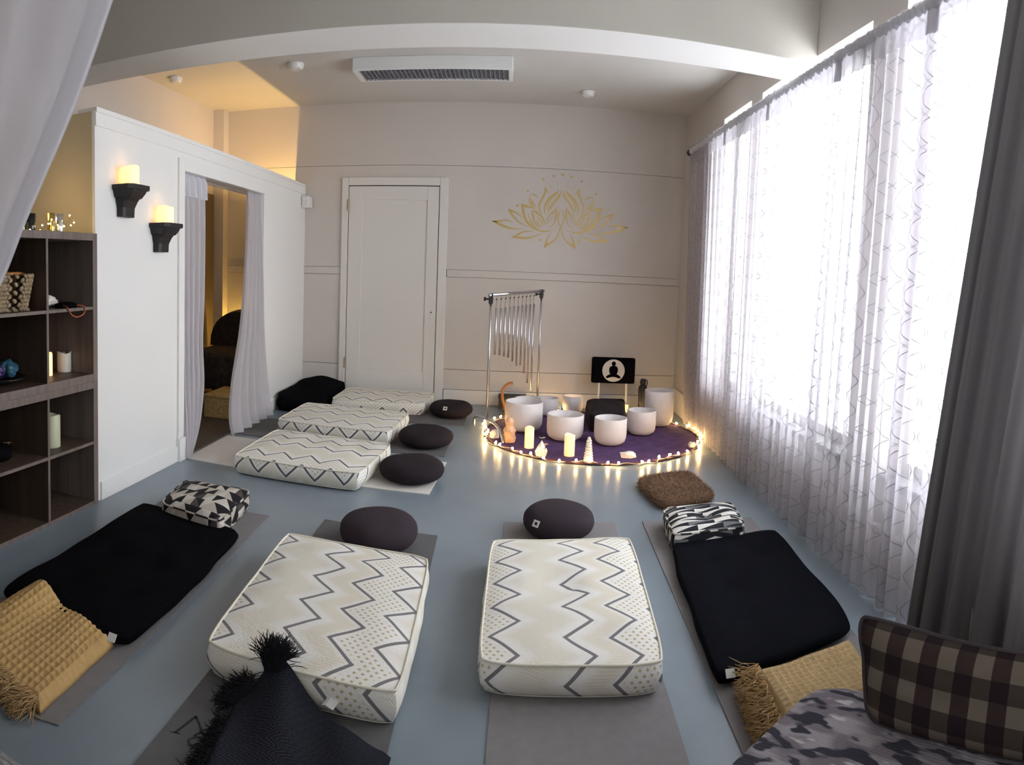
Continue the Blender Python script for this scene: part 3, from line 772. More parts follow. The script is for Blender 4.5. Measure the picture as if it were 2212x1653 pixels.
# basket
t = thing('wicker_basket', 'woven wicker basket with wooden handle in the upper bookcase', 'basket', (-2.20, 2.245, SH2))
bm = B()
for r in range(9):
    zz = .012 + r * .019; k = 1 + .028 * r
    if zz > .13: cnt = [i for i in range(44) if not (28 <= i <= 36 and r in (6, 7))]
    else: cnt = range(44)
    for i in cnt:
        a = 2 * PI * (i + (.5 if r % 2 else 0)) / 44; ca, sa = math.cos(a), math.sin(a)
        x = .105 * k * math.copysign(abs(ca) ** .5, ca); y = .13 * k * math.copysign(abs(sa) ** .5, sa)
        v = bmesh.ops.create_icosphere(bm, subdivisions=1, radius=1)['verts']
        Mx = Matrix.Translation((x, y, zz)) @ Matrix.Rotation(a, 4, 'Z') @ Matrix.Rotation(.5 if r % 2 else -.5, 4, 'X') @ Matrix.Diagonal((.008, .019, .0125, 1))
        for q in v: q.co = Mx @ q.co
obj('woven_body', bm, M_wicker, t, True)
bm = B(); box(bm, -.098, .098, -.12, .12, 0, .012); obj('base', bm, M_wicker, t)
bm = B(); tube(bm, [(.03, .158, .172), (-.02, .158, .174), (-.07, .156, .172)], .009, 8); obj('handle', bm, M_orange, t, True)
bm = B(); tube(bm, [(.09, -.07, .176), (.118, .0, .176), (.09, .07, .176)], .009, 8); obj('handle', bm, M_orange, t, True)
# bowl with cloths
t = thing('metal_bowl', 'wide dark metal bowl on the middle bookcase shelf', 'bowl', (-2.22, 2.27, SH1))
bm = B(); lathe(bm, [(0, 0), (.05, 0), (.09, .012), (.135, .035), (.132, .037), (.088, .018), (0, .008)], 36); obj('bowl', bm, M_metalbowl, t, True)
def crumple(name, lab, cat, loc, sx, sy, sz, m, seed, amp=.35):
    bm = B(); bmesh.ops.create_icosphere(bm, subdivisions=4, radius=1)
    for v in bm.verts:
        k = 1 + amp * nz(v.co.x * 1.8 + seed, v.co.y * 1.8, v.co.z * 1.8) + amp * .4 * nz(v.co.x * 5 + seed, v.co.y * 5, v.co.z * 5)
        v.co = Vector((v.co.x * sx * k, v.co.y * sy * k, max(-.0, (v.co.z * k + .75)) * sz))
    return tag(at(obj(name, bm, m, None, True), loc), lab, cat)
crumple('eye_pillow', 'teal satin pouch lying in the metal bowl', 'pouch', (-2.215, 2.325, SH1 + .028), .045, .05, .045, M_blue, 1)
crumple('eye_pillow', 'violet sequined pouch lying in the metal bowl', 'pouch', (-2.225, 2.24, SH1 + .026), .05, .045, .04, M_violet, 2)
crumple('wrapped_crystal', 'clear quartz chunk lying in the upper right bookcase cube', 'crystal', (-2.20, 2.60, SH2), .05, .075, .035, M_cryst, 5, .5)
t = thing('black_pouch', 'black pouch with orange cord hanging over the bookcase shelf edge', 'pouch', (-2.10, 2.64, SH2))
bm = B(); bmesh.ops.create_icosphere(bm, subdivisions=3, radius=1)
for v in bm.verts: v.co = Vector((v.co.x * .05, v.co.y * .075, max(0, v.co.z + .5) * .02))
obj('pouch', bm, M_black, t, True)
bm = B(); tube(bm, spline([(.03, -.06, .012), (.066, -.07, .004), (.07, -.045, -.03), (.069, .0, -.045), (.071, .05, -.035), (.07, .07, -.01), (.066, .055, .008), (.03, .03, .012)], 6), .0035, 6); obj('cord', bm, M_orloop, t, True)
t = thing('dark_blue_pouch', 'dark blue bag with small metal clasp in the lower bookcase', 'bag', (-2.20, 2.22, SH0))
bm = B(); bmesh.ops.create_icosphere(bm, subdivisions=3, radius=1)
for v in bm.verts: v.co = Vector((v.co.x * .07, v.co.y * .09, max(0, v.co.z + .6) * .05))
obj('bag', bm, M_black, t, True)
bm = B(); tube(bm, spline([(.02, .03, .08), (.045, .06, .082), (.05, .03, .084), (.03, .06, .07)], 6), .002, 6); obj('clasp', bm, M_brass, t, True)
# glasses with fairy lights on the bookcase top
def tumbler(x, y, r, h, m, lab, name='glass_votive'):
    t = thing(name, lab, 'votive', (x, y, SH3), 0, 'votives on the bookcase')
    bm = B(); lathe(bm, [(0, 0), (r * .9, 0), (r * .95, .004), (r, h), (r * .94, h), (r * .88, .012), (0, .010)], 24); obj('glass', bm, m, t, True); return t
tumbler(-2.16, 2.44, .030, .088, M_bglass, 'black glass votive on top of the bookcase')
tumbler(-2.16, 2.60, .020, .098, M_goldm, 'slim gold votive on top of the bookcase')
tumbler(-2.16, 2.665, .026, .098, M_silver, 'silver mercury glass votive on top of the bookcase')
tumbler(-2.16, 2.365, .025, .06, M_yglow, 'low glowing yellow votive by the swept curtain on the bookcase')
t = thing('mini_light_string', 'tiny warm fairy lights wound around the votives on the bookcase', 'string lights', (-2.14, 2.62, SH3))
wp = spline([(0.03, -.22, .003), (.035, -.15, .012), (.03, -.08, .05), (.02, -.05, .075), (.03, -.02, .03), (.035, .02, .035), (.03, .05, .06), (.03, .075, .092), (.03, .10, .065), (.03, .07, .045), (.03, .03, .012), (.035, .10, .003)], 6)
bm = B(); tube(bm, wp, .0008, 4); obj('wire', bm, M_goldm, t)
mini = None
for p in ((.034, -.15, .03), (.03, -.075, .062), (.03, -.10, .040), (.03, -.085, .042), (.034, -.03, .035), (.034, -.01, .028), (.034, .02, .033), (.034, .065, .090), (.034, .10, .055), (.034, .075, .040), (.034, -.24, .005)):
    if mini is None:
        bm = B(); bmesh.ops.create_icosphere(bm, subdivisions=1, radius=.0042); mini = o = obj('bulb', bm, M_mini, t)
    else: o = mini.copy(); C.objects.link(o)
    o.location = p
bm = B(); box(bm, -.03, .03, -.04, .04, 0, .008, .002); tag(at(obj('battery_pack', bm, M_blackpl), (-2.15, 2.755, SH3)), 'flat black battery pack at the right end of the bookcase top', 'battery pack')

# ------------------------------------------------------------------ side room
t = thing('armchair', 'dark floral armchair seen through the partition doorway', 'armchair', (-2.60, 5.72, .008), 0)
def blob(bm, x0, x1, y0, y1, z0, z1, bev): box(bm, x0, x1, y0, y1, z0, z1, bev)
bm = B(); box(bm, -.30, .30, -.34, .30, .14, .48, .05); obj('seat', bm, M_armch, t, True)
bm = B()
prof = []
for i in range(15):
    a = PI * i / 14; prof.append((-.30 * math.cos(a), .48 + .34 * math.sin(a) ** .8))
f1 = [bm.verts.new((x, .22, z)) for x, z in prof]; f2 = [bm.verts.new((x, .36, z + .02)) for x, z in prof]
bm.faces.new(f1); bm.faces.new(f2[::-1])
for i in range(15): bm.faces.new((f1[i], f2[i], f2[(i + 1) % 15], f1[(i + 1) % 15]))
obj('backrest', bm, M_armch, t)
for sx in (-1, 1):
    for sy in (-.30, .26):
        bm = B(); box(bm, sx * .26 - .025, sx * .26 + .025, sy - .025, sy + .025, 0, .16, .004); obj('leg', bm, M_black_wood, t)
t = thing('woven_storage_box', 'golden woven straw box on the carpet behind the doorway sheer', 'box', (-2.30, 5.12, .008))
bm = B(); box(bm, -.16, .16, -.20, .22, 0, .17, .01); obj('body', bm, M_goldrug, t)
bm = B(); box(bm, -.166, .166, -.206, .226, .17, .195, .008); obj('lid', bm, M_goldrug, t)

# ------------------------------------------------------------------ yoga mats
def ymat(q, lab, m, th=.005, z=0.0, seed=0.0, name='yoga_mat'):
    cx = sum(p[0] for p in q) / 4; cy = sum(p[1] for p in q) / 4
    t = thing(name, lab, 'yoga mat', (cx, cy, z), 0, 'yoga mats')
    bm = B()
    def P(s, u, zz):
        a = Vector((*q[0], 0)).lerp(Vector((*q[1], 0)), s); b = Vector((*q[3], 0)).lerp(Vector((*q[2], 0)), s); p = a.lerp(b, u)
        return (p.x - cx, p.y - cy, zz)
    G1 = patch(bm, lambda s, u: P(s, u, th), 6, 12); G2 = patch(bm, lambda s, u: P(s, u, .0005), 6, 12)
    def rim(G): return G[0] + [r[-1] for r in G[1:]] + G[-1][-2::-1] + [r[0] for r in G[-2:0:-1]]
    a, b = rim(G1), rim(G2)
    for i in range(len(a)): bm.faces.new((a[i], b[i], b[(i + 1) % len(a)], a[(i + 1) % len(a)]))
    obj('mat', bm, m, t); return t
ymat([(-.86, 1.30), (-.27, 1.25), (-.314, 3.07), (-.885, 3.13)], 'dark grey yoga mat with printed mark under the left zigzag mattress', M_yogag)
LOGO = bpy.data.objects['yoga_mat']
ymat([(-.03, 1.38), (.49, 1.36), (.563, 3.31), (.0, 3.29)], 'taupe yoga mat under the front right zigzag mattress', M_yoga)
ymat([(-1.70, 1.20), (-1.105, 1.34), (-1.163, 3.08), (-1.76, 3.06)], 'taupe yoga mat under the left black futon pad', M_yoga)
ymat([(.645, 1.56), (1.22, 1.58), (1.30, 3.30), (.711, 3.32)], 'taupe yoga mat under the right black futon pad', M_yoga)
ymat([(-2.03, 3.80), (-.43, 3.645), (-.394, 4.30), (-2.03, 4.47)], 'cream yoga mat under the nearest of the three back cushions', M_yogaw)
ymat([(-1.99, 4.55), (-.425, 4.43), (-.415, 5.03), (-1.97, 5.14)], 'dark grey yoga mat under the middle back cushion', M_yogag)
ymat([(-1.60, 5.34), (-.36, 5.38), (-.36, 5.98), (-1.55, 6.0)], 'dark grey yoga mat under the back cushion by the door', M_yogag)
# printed mark on the front left mat
bm = B()
def stroke(pts, w):
    pts = [Vector((*p, 0)) for p in pts]; pts = spline(pts, 5) if len(pts) > 2 else pts
    va, vb = [], []
    for i, p in enumerate(pts):
        tg = (pts[min(i + 1, len(pts) - 1)] - pts[max(i - 1, 0)]).normalized(); nn = Vector((-tg.y, tg.x, 0)) * w / 2
        va.append(bm.verts.new((p.x + nn.x, p.y + nn.y, .0056))); vb.append(bm.verts.new((p.x - nn.x, p.y - nn.y, .0056)))
    for i in range(len(va) - 1): bm.faces.new((va[i], va[i + 1], vb[i + 1], vb[i]))
ox, oy = -.825 - LOGO.location.x, 1.49 - LOGO.location.y
stroke([(ox, oy), (ox + .02, oy + .085)], .008); stroke([(ox + .02, oy + .085), (ox + .055, oy + .045), (ox + .06, oy + .03)], .007)
stroke([(ox - .015, oy - .002), (ox + .015, oy + .003)], .004)
stroke([(ox + .07, oy + .02), (ox + .045, oy - .005), (ox + .06, oy - .02), (ox + .085, oy), (ox + .09, oy + .035), (ox + .06, oy + .03), (ox + .05, oy + .01)], .006)
obj('printed_mark', bm, M_print, LOGO)

# ------------------------------------------------------------------ zigzag mattresses
def rel(q):
    cx = sum(p[0] for p in q) / 4; cy = sum(p[1] for p in q) / 4
    return cx, cy, [(x - cx, y - cy) for x, y in q]
def mattress(q, h, lab, m, z, group, seed, rot=False, crown=.022, tufts=(), care=None):
    cx, cy, r = rel(q)
    t = thing('zigzag_floor_cushion', lab, 'floor cushion', (cx, cy, z), 0, group)
    if rot: r = [r[1], r[2], r[3], r[0]]
    o, a, b = cushion('cover', r, h, t, m, crown=crown, bulge=.012, rc=.022, n=34, seed=seed, puff=.010, pscale=7, tufts=tufts, tdepth=.012, bot=.965)
    piping(t, a, .0042, M_pipe, .002); piping(t, b, .004, M_pipe, .004)
    if care:
        bm = B(); patch(bm, lambda s, u: Vector(care) + Vector((.035 * s - .012 * u, -.028 * u - .006 * s, -.012 * u + .004 * math.sin(s * 5))), 3, 3); obj('care_label', bm, M_tag, t)
    return t
FG = 'zigzag floor cushions in the front row'
mattress([(-.868, 1.745), (-.265, 1.700), (-.290, 2.575), (-.918, 2.655)], .105, 'front left zigzag mattress with the charcoal shawl on its corner', M_zigc, .006, FG, 1.0, care=(.12, -.455, .062))
mattress([(-.062, 1.885), (.494, 1.868), (.558, 2.835), (-.052, 2.795)], .105, 'front right zigzag mattress in the middle of the room', M_zig, .006, FG, 4.0, tufts=((-.3, .05), (-.05, .03), (.1, 0)))
BG = 'zigzag floor cushions in the back row'
mattress([(-1.621, 3.640), (-.818, 3.565), (-.753, 4.262), (-1.609, 4.383)], .105, 'nearest of the three zigzag cushions by the partition, on the cream mat', M_zigb, .006, BG, 7.0, True, .016)
mattress([(-1.714, 4.652), (-.835, 4.562), (-.79, 5.25), (-1.704, 5.38)], .105, 'middle of the three zigzag cushions by the partition', M_zigb, .006, BG, 11.0, True, .016)
mattress([(-1.550, 5.595), (-.735, 5.655), (-.697, 6.19), (-1.550, 6.22)], .105, 'farthest of the three zigzag cushions, against the white door', M_zigb, .006, BG, 15.0, True, .016)

# ------------------------------------------------------------------ zafus
def zafu_bm(r, h, seed):
    bm = B(); prof = [(0, 0), (r * .62, 0)]
    for i in range(15):
        a = math.radians(-68 + 156 * i / 14)
        prof.append((r * abs(math.cos(a)) ** .55, h * .5 + h * .5 * math.copysign(abs(math.sin(a)) ** .95, math.sin(a)) / (1.0 if a > 0 else .97)))
    prof.append((0, h))
    prof = [(q, max(0, z)) for q, z in prof]
    lathe(bm, prof, 64, fn=lambda a, rr, zz: 1 + .02 * nz(math.cos(a) * 1.5 + seed, math.sin(a) * 1.5, zz * 5) + .008 * math.sin(a * 24) * max(0, 1 - abs(zz - h * .5) / (h * .5)))
    for v in bm.verts: v.co.z += .012 * nz(v.co.x * 6 + seed, v.co.y * 6, 1) * (v.co.z / h)
    return bm
def zafu(x, y, z, r, h, lab, m, group, seed, tagpos=None, sc=(1, 1)):
    t = thing('round_meditation_cushion', lab, 'meditation cushion', (x, y, z), 0, group)
    bm = zafu_bm(r, h, seed)
    for v in bm.verts: v.co.x *= sc[0]; v.co.y *= sc[1]
    obj('cover', bm, m, t, True)
    if tagpos:
        a, zz, rad = tagpos
        Mx = Matrix.Rotation(a, 4, 'Z') @ Matrix.Translation((0, -rad, zz)) @ Matrix.Rotation(-.55, 4, 'X')
        bm = B(); box(bm, -.017, .017, -.002, .001, -.016, .016, 0, Mx); o = obj('label_tag', bm, M_tag, t)
        bm = B(); box(bm, -.006, .009, -.003, -.0019, -.007, .007, 0, Mx); obj('tag_mark', bm, M_print, o)
    return t
ZF, ZB = 'round cushions in the front row', 'round cushions in the back row'
zafu(-.565, 2.895, .006, .177, .15, 'plum round cushion behind the front left zigzag mattress', M_zafu, ZF, 1.0)
zafu(.262, 3.15, .006, .172, .145, 'plum round cushion with white tag behind the front right mattress', M_zafu, ZF, 2.0, (-.75, .095, .168))
zafu(-.567, 3.895, .006, .198, .13, 'dark brown round cushion on the cream yoga mat', M_zafu2, ZB, 3.0)
zafu(-.588, 4.70, .006, .198, .13, 'dark brown round cushion at the end of the middle back cushion', M_zafu2, ZB, 4.0)
zafu(-.500, 5.72, .006, .190, .13, 'dark brown round cushion with white tag near the chimes', M_zafu2, ZB, 5.0, (-.2, .098, .178))

# ------------------------------------------------------------------ black pads and patterned cushions
def pad(q, h, lab, m, z, seed, group=None, name='futon_pad', tuft=(), lt=None, crown=.01, hfun=None, edge=.014, cat='futon pad'):
    cx, cy, r = rel(q); t = thing(name, lab, cat, (cx, cy, z), 0, group)
    cushion('cover', r, h, t, m, crown=crown, bulge=.012, rc=.03, n=36, seed=seed, puff=.012, pscale=6, tufts=tuft, tdepth=.02, bot=.97, edge=edge, hfun=hfun)
    if lt:
        bm = B(); box(bm, -.015, .015, -.012, .014, -.001, .001, 0, Matrix.Translation((lt[0] - cx, lt[1] - cy, lt[2])) @ Matrix.Rotation(.9, 4, 'X')); obj('label_tag', bm, M_tag, t)
    return t
TF = [(-.4, -.5), (.4, -.5), (-.4, .0), (.4, .0), (-.4, .5), (.4, .5)]
pad([(-1.70, 1.72), (-1.135, 1.735), (-1.165, 2.72), (-1.76, 2.84)], .05, 'black quilted futon pad on the left, below the triangle print cushion', M_black, .006, 2.0, 'black futon pads', tuft=TF, lt=(-1.175, 1.70, .055))
pad([(.655, 1.865), (1.235, 2.04), (1.315, 2.985), (.765, 2.915)], .05, 'black quilted futon pad on the right, by the window sheers', M_blackR, .006, 6.0, 'black futon pads', tuft=TF, lt=(.700, 1.868, .052))
pad([(-2.02, 5.47), (-1.60, 5.45), (-1.575, 6.22), (-2.02, 6.26)], .15, 'lumpy folded black futon in the corner beside the door', M_black, .004, 9.0, None, 'folded_futon', tuft=[(.1, -.2), (-.5, .3)], hfun=lambda u, v: .035 * v + .02 * math.sin(u * 3 + v * 2), edge=.05)
def printed(q, h, lab, m, z, seed, tufts, button):
    cx, cy, r = rel(q); t = thing('printed_floor_cushion', lab, 'cushion', (cx, cy, z), 0, 'black and white printed cushions')
    o, a, b = cushion('cover', r, h, t, m, crown=.03, bulge=.008, rc=.02, n=36, seed=seed, puff=.004, tufts=tufts, tdepth=.035, bot=.98)
    piping(t, a, .005, m_pipe_geo, .001); piping(t, b, .005, m_pipe_geo, .005)
    if button:
        bm = B(); bmesh.ops.create_uvsphere(bm, u_segments=16, v_segments=8, radius=.018)
        for v in bm.verts: v.co.z *= .45
        o = obj('button', bm, M_blackpl, t, True); o.location = (0, 0, h + .002)
    return t
m_pipe_geo = mat('two_tone_piping', (0.3, 0.28, 0.26), 0.8); X.nt = m_pipe_geo.node_tree
_tc = X.nt.nodes.new('ShaderNodeTexCoord'); _s = X.nt.nodes.new('ShaderNodeSeparateXYZ'); X.nt.links.new(_tc.outputs['Object'], _s.inputs[0])
set_col(m_pipe_geo, mixc((0.012, 0.012, 0.015), (0.55, 0.5, 0.44), ((X(_s.outputs[0]) + X(_s.outputs[1])) * 60).sin().gt(0.2)))
printed([(-1.625, 2.775), (-1.255, 2.69), (-1.295, 3.155), (-1.685, 3.155)], .085, 'cushion in black and cream triangles above the left black futon pad', M_geoL, .006, 3.0, (), False)
printed([(.768, 2.895), (1.142, 2.945), (1.186, 3.30), (.800, 3.26)], .085, 'tufted cushion in black and white wedges above the right black futon pad', M_geoR, .006, 5.0, ((0, 0),), True)
# fur cushion
q = [(.843, 3.46), (1.192, 3.575), (1.155, 4.05), (.790, 3.93)]
cx, cy, r = rel(q); t = thing('fur_cushion', 'flat brown fur cushion on the bare floor near the round purple cloth', 'cushion', (cx, cy, 0))
o, a, b = cushion('pad', r, .05, t, M_furd, crown=.02, bulge=.012, rc=.04, n=22, seed=1.0)
bm = B(); me = o.data
fr = random.Random(3)
for p in me.polygons:
    c = p.center; n = p.normal
    if c.z < .006: continue
    for k in range(max(2, int(p.area * 22000))):
        vs = [me.vertices[i].co for i in p.vertices]; w = [fr.random() for _ in vs]; sw = sum(w); pt = sum((v * (x / sw) for v, x in zip(vs, w)), Vector())
        dr = (n * .55 + Vector((fr.uniform(-1, 1), fr.uniform(-1, 1), fr.uniform(-.2, .4))) * .9 + Vector((.35 * math.sin(pt.x * 20), .35 * math.cos(pt.y * 17), 0))).normalized()
        L = fr.uniform(.012, .026); sd = dr.cross(Vector((fr.uniform(-1, 1), fr.uniform(-1, 1), fr.uniform(-1, 1)))).normalized() * .0013
        v1, v2, v3 = bm.verts.new(pt - sd), bm.verts.new(pt + sd), bm.verts.new(pt + dr * L); bm.faces.new((v1, v2, v3))
fo = obj('fur', bm, M_fur, t, recalc=False); fo['kind'] = 'stuff'

# ------------------------------------------------------------------ blankets
def fringe(parent, p0, p1, dirv, n, L, m, seed, r=.0022, spread=.5, z0=.03, name='fringe'):
    bm = B(); fr = random.Random(seed); p0, p1, dirv = Vector(p0), Vector(p1), Vector(dirv).normalized()
    for i in range(n):
        a = p0.lerp(p1, fr.random()); a.z += fr.uniform(0, z0)
        d = (dirv + Vector((fr.uniform(-1, 1), fr.uniform(-1, 1), 0)) * spread).normalized(); pts = [a]
        for k in range(1, 6):
            d = (d + Vector((fr.uniform(-1, 1), fr.uniform(-1, 1), fr.uniform(-.9, .55))) * .45).normalized()
            q_ = pts[-1] + d * L / 5 * fr.uniform(.7, 1.2); q_.z = max(.004, q_.z); pts.append(q_)
        tube(bm, pts, [r] * 5 + [r * .5], 5)
    o = obj(name, bm, m, parent, True); o['kind'] = 'stuff'; return o
def waffle(q, h, lab, m, z, cell, hfun, layers=3):
    cx, cy, r = rel(q); t = thing('waffle_blanket', lab, 'blanket', (cx, cy, z), 0, 'fringed tan blankets')
    r3 = [Vector((*p, 0)) for p in r]; w = (r3[1] - r3[0]).length; d = (r3[3] - r3[0]).length
    bm = B(); nu, nv = 120, 120
    def P(s, u):
        p = r3[0].lerp(r3[1], s).lerp(r3[3].lerp(r3[2], s), u)
        e = min(s, 1 - s, u, 1 - u); k = max(0, 1 - max(0, 1 - e / .11) ** 2.2) ** .6
        zz = h * k + hfun(s, u) * k
        a = math.cos(s * w / cell * 2 * PI) * .5 + .5; b = math.cos(u * d / cell * 2 * PI) * .5 + .5
        zz += .0055 * (max(a, b) ** 2 - .6) * k
        c = p.normalized() * .010 * nz(p.x * 7, p.y * 7, 3)
        return (p.x + c.x, p.y + c.y, max(.002, zz + .002))
    G = patch(bm, P, nu, nv)
    rim = G[0] + [g[-1] for g in G[1:]] + G[-1][-2::-1] + [g[0] for g in G[-2:0:-1]]
    bm.faces.new(rim[::-1])
    obj('folded_cloth', bm, m, t, True)
    return t, r3
t, r3 = waffle([(-1.66, 1.43), (-1.165, 1.335), (-1.195, 1.74), (-1.64, 1.86)], .042, 'tan waffle blanket with fringe on the left yoga mat', M_tanb, .006, .028, lambda s, u: (.060 * math.exp(-((s - .22) / .15) ** 2) + .03 * math.exp(-((s - .72) / .2) ** 2)) * u ** 1.3 + .008 * math.sin(s * 6))
fringe(t, r3[0] + Vector((.05, 0.02, .01)), r3[1] + Vector((-.02, 0.02, .01)), (-.35, -.9, 0), 760, .10, M_fringe, 5, .0013)
t, r3 = waffle([(.745, 1.56), (1.14, 1.62), (1.15, 1.915), (.775, 1.865)], .075, 'beige waffle blanket with fringe on the right yoga mat', M_tanR, .006, .024, lambda s, u: .010 * math.sin(u * 5 + s * 2))
fringe(t, r3[0] + Vector((.01, 0, .01)), r3[3] + Vector((0.01, -.01, .03)), (-1, -.15, -.1), 800, .095, M_fringe, 8, .0013, z0=.055)
# charcoal shawl in front of the left mattress
t = thing('fringed_shawl', 'charcoal shawl with fringe bunched on the front left mattress corner', 'shawl', (-.52, 1.52, .006))
sh = {}
def shp(s, u):
    """s left-right, u front-back"""
    fl = Vector((-.68, 1.20, 0)).lerp(Vector((-.275, 1.35, 0)), s); bk = Vector((-.72, 1.62, 0)).lerp(Vector((-.265, 1.60, 0)), s)
    pk = Vector((-.612, 1.735, 0))
    p = fl.lerp(bk, u)
    k = math.exp(-((s - .36) / .27) ** 2) * u ** 2.4
    p = p.lerp(pk + Vector(((s - .36) * .34, -(s - .36) * .10, 0)), k * .9)
    e = min(s, 1 - s, u); ek = 1 - max(0, 1 - e / .06) ** 2
    z = (.030 + .02 * nz(p.x * 7, p.y * 7, 2) + .010 * math.sin(s * 14 + u * 4)) * ek + .112 * k
    return Vector((p.x + .52, p.y - 1.52, max(.003, z)))
bm = B(); G = patch(bm, shp, 70, 50); rim = G[0] + [g[-1] for g in G[1:]] + G[-1][-2::-1] + [g[0] for g in G[-2:0:-1]]
obj('cloth', bm, M_shawl, t, True)
fringe(t, (-.175, .05, .012), (-.155, -.32, .012), (-1, .1, -.1), 620, .060, M_shawlf, 21, .0012, .6, .03)
fringe(t, (-.20, .10, .02), (-.15, .135, .07), (-.7, .55, -.05), 520, .070, M_shawlf, 22, .0012, .6, .03)
fringe(t, (-.125, .160, .112), (-.085, .166, .112), (.05, .50, .62), 330, .095, M_shawlf, 23, .0012, .36, .025)
# tuft standing on the mattress corner
# ------------------------------------------------------------------ singing bowl circle
RC = Vector((.67, 5.20)); RR = .85
t = thing('round_cloth', 'round purple cloth with maroon rim under the singing bowls', 'floor cloth', (RC.x, RC.y, 0))
bm = B(); lathe(bm, [(0, 0), (RR, 0), (RR, .006), (RR * .99, .008), (RR * .6, .009), (0, .009)], 96); obj('cloth', bm, M_purple, t)
bm = B(); tube(bm, [(RR * math.cos(2 * PI * i / 96), RR * math.sin(2 * PI * i / 96), .009) for i in range(96)], .0085, 8, True); obj('rim_cord', bm, M_rim, t, True)
CZ = .009
def bowl(x, y, r, h, lab):
    t = thing('singing_bowl', lab, 'singing bowl', (x, y, CZ), rnd.random() * 6, 'white crystal singing bowls')
    th = .0085; prof = [(0, 0), (r * .45, 0), (r * .72, h * .03), (r * .9, h * .12), (r * .975, h * .25), (r, h * .45), (r, h - .003), (r - .003, h), (r - th + .002, h), (r - th, h - .004), (r - th, h * .45), (r * .93 - th, h * .25), (r * .85 - th, h * .15), (r * .6, h * .07), (0, h * .05)]
    bm = B(); lathe(bm, prof, 56); o = obj('bowl', bm, M_bowl, t, True)
bowl(.125, 5.30, .152, .235, 'largest white singing bowl at the left, behind the left candle')
bowl(.440, 5.04, .142, .195, 'white singing bowl front and centre, behind the right candle')
bowl(.772, 4.91, .123, .200, 'white singing bowl nearest the front right, by the spiral crystal')
bowl(1.075, 5.24, .118, .195, 'white singing bowl on the right, in front of the tall one')
bowl(1.290, 5.56, .128, .305, 'tall white singing bowl at the back right near the sheers')
bowl(.345, 5.90, .100, .16, 'small white singing bowl at the back, under the chime stand')
bowl(.590, 6.06, .095, .155, 'small white singing bowl at the back, left of the folding chair')
bowl(.165, 5.70, .115, .185, 'white singing bowl half hidden behind the largest bowl')
GC = 'pillar candles on the purple cloth'
led_candle(.158, 4.745, CZ, .034, .150, 'left glowing pillar candle in front of the largest bowl', GC, m=M_fcandle)
led_candle(.434, 4.560, CZ, .037, .150, 'right glowing pillar candle in front of the centre bowl', GC, m=M_fcandle)
# crystals
def crystal(bm, p, r, h, tip, n=6, rot=0.0, tilt=(0, 0)):
    Mx = Matrix.Translation(p) @ Matrix.Rotation(tilt[0], 4, 'X') @ Matrix.Rotation(tilt[1], 4, 'Y') @ Matrix.Rotation(rot, 4, 'Z')
    a = [bm.verts.new(Mx @ Vector((r * .85 * math.cos(2 * PI * i / n), r * .85 * math.sin(2 * PI * i / n), 0))) for i in range(n)]
    b = [bm.verts.new(Mx @ Vector((r * math.cos(2 * PI * i / n), r * math.sin(2 * PI * i / n), h))) for i in range(n)]
    c = bm.verts.new(Mx @ Vector((r * .1, 0, h + tip)))
    for i in range(n): bm.faces.new((a[i], a[(i + 1) % n], b[(i + 1) % n], b[i])); bm.faces.new((b[i], b[(i + 1) % n], c))
    bm.faces.new(a[::-1])
bm = B(); crystal(bm, (0, 0, 0), .030, .065, .045, 6, .3); crystal(bm, (.022, -.004, 0), .015, .04, .02, 6, .1, (0, .2)); crystal(bm, (-.022, .0, 0), .014, .035, .02, 6, .1, (0, -.2))
tag(at(obj('crystal_point', bm, M_cryst), (.236, 4.535, CZ)), 'clear pointed crystal standing by the left candle', 'crystal')
bm = B(); prof = [(0, 0), (.032, 0)]
for i in range(9):
    r0 = .034 - .0021 * i; z = .008 + i * .0165; prof += [(r0, z), (r0 + .002, z + .005), (r0 * .72, z + .012)]
prof += [(.010, .165), (0, .172)]
lathe(bm, prof, 20)
tag(at(obj('spiral_crystal', bm, M_cryst), (.552, 4.415, CZ)), 'white ridged spiral crystal tower at the front of the cloth', 'crystal')
bm = B(); prof = [(0, 0), (.045, 0), (.05, .03), (.044, .06), (.048, .085), (.030, .12), (.034, .15), (.020, .178), (0, .185)]
lathe(bm, prof, 9, fn=lambda a, r, z: 1 + .2 * nz(math.cos(a) * 2, math.sin(a) * 2, z * 30))
tag(at(obj('salt_crystal', bm, M_salt), (.012, 4.90, CZ)), 'rough peach crystal standing at the left rim of the cloth', 'crystal')
def rock(x, y, z, sx, sy, sz, m, lab, seed, name='crystal_chunk'):
    bm = B(); bmesh.ops.create_icosphere(bm, subdivisions=2, radius=1)
    for v in bm.verts:
        k = 1 + .35 * nz(v.co.x * 1.7 + seed, v.co.y * 1.7, v.co.z * 1.7); v.co = Vector((v.co.x * sx * k, v.co.y * sy * k, max(0, v.co.z * k + .55) * sz))
    return tag(at(obj(name, bm, m), (x, y, z)), lab, 'crystal')
rock(.842, 4.53, CZ, .065, .035, .028, M_cryst, 'flat pale crystal chunk at the front right of the cloth', 3)
rock(-.10, 5.02, 0, .04, .04, .045, M_bowl, 'pale rough stone outside the left rim of the cloth', 6)
rock(1.385, 4.80, CZ, .03, .03, .028, M_cryst, 'small pale crystal at the right rim of the cloth', 9)
# cards on the cloth
for (x, y, a, lab) in ((.265, 5.03, .3, 'small folded white slip between the two left bowls'), (.275, 4.83, .7, 'small brown card on the cloth behind the left candle')):
    bm = B(); patch(bm, lambda s, u: (.05 * s - .025, .035 * u - .017, .003 + .012 * abs(s - .5)), 4, 1)
    o = tag(at(obj('paper_slip', bm, M_tag if 'white' in lab else M_salt), (x, y, CZ), a), lab, 'paper slip')
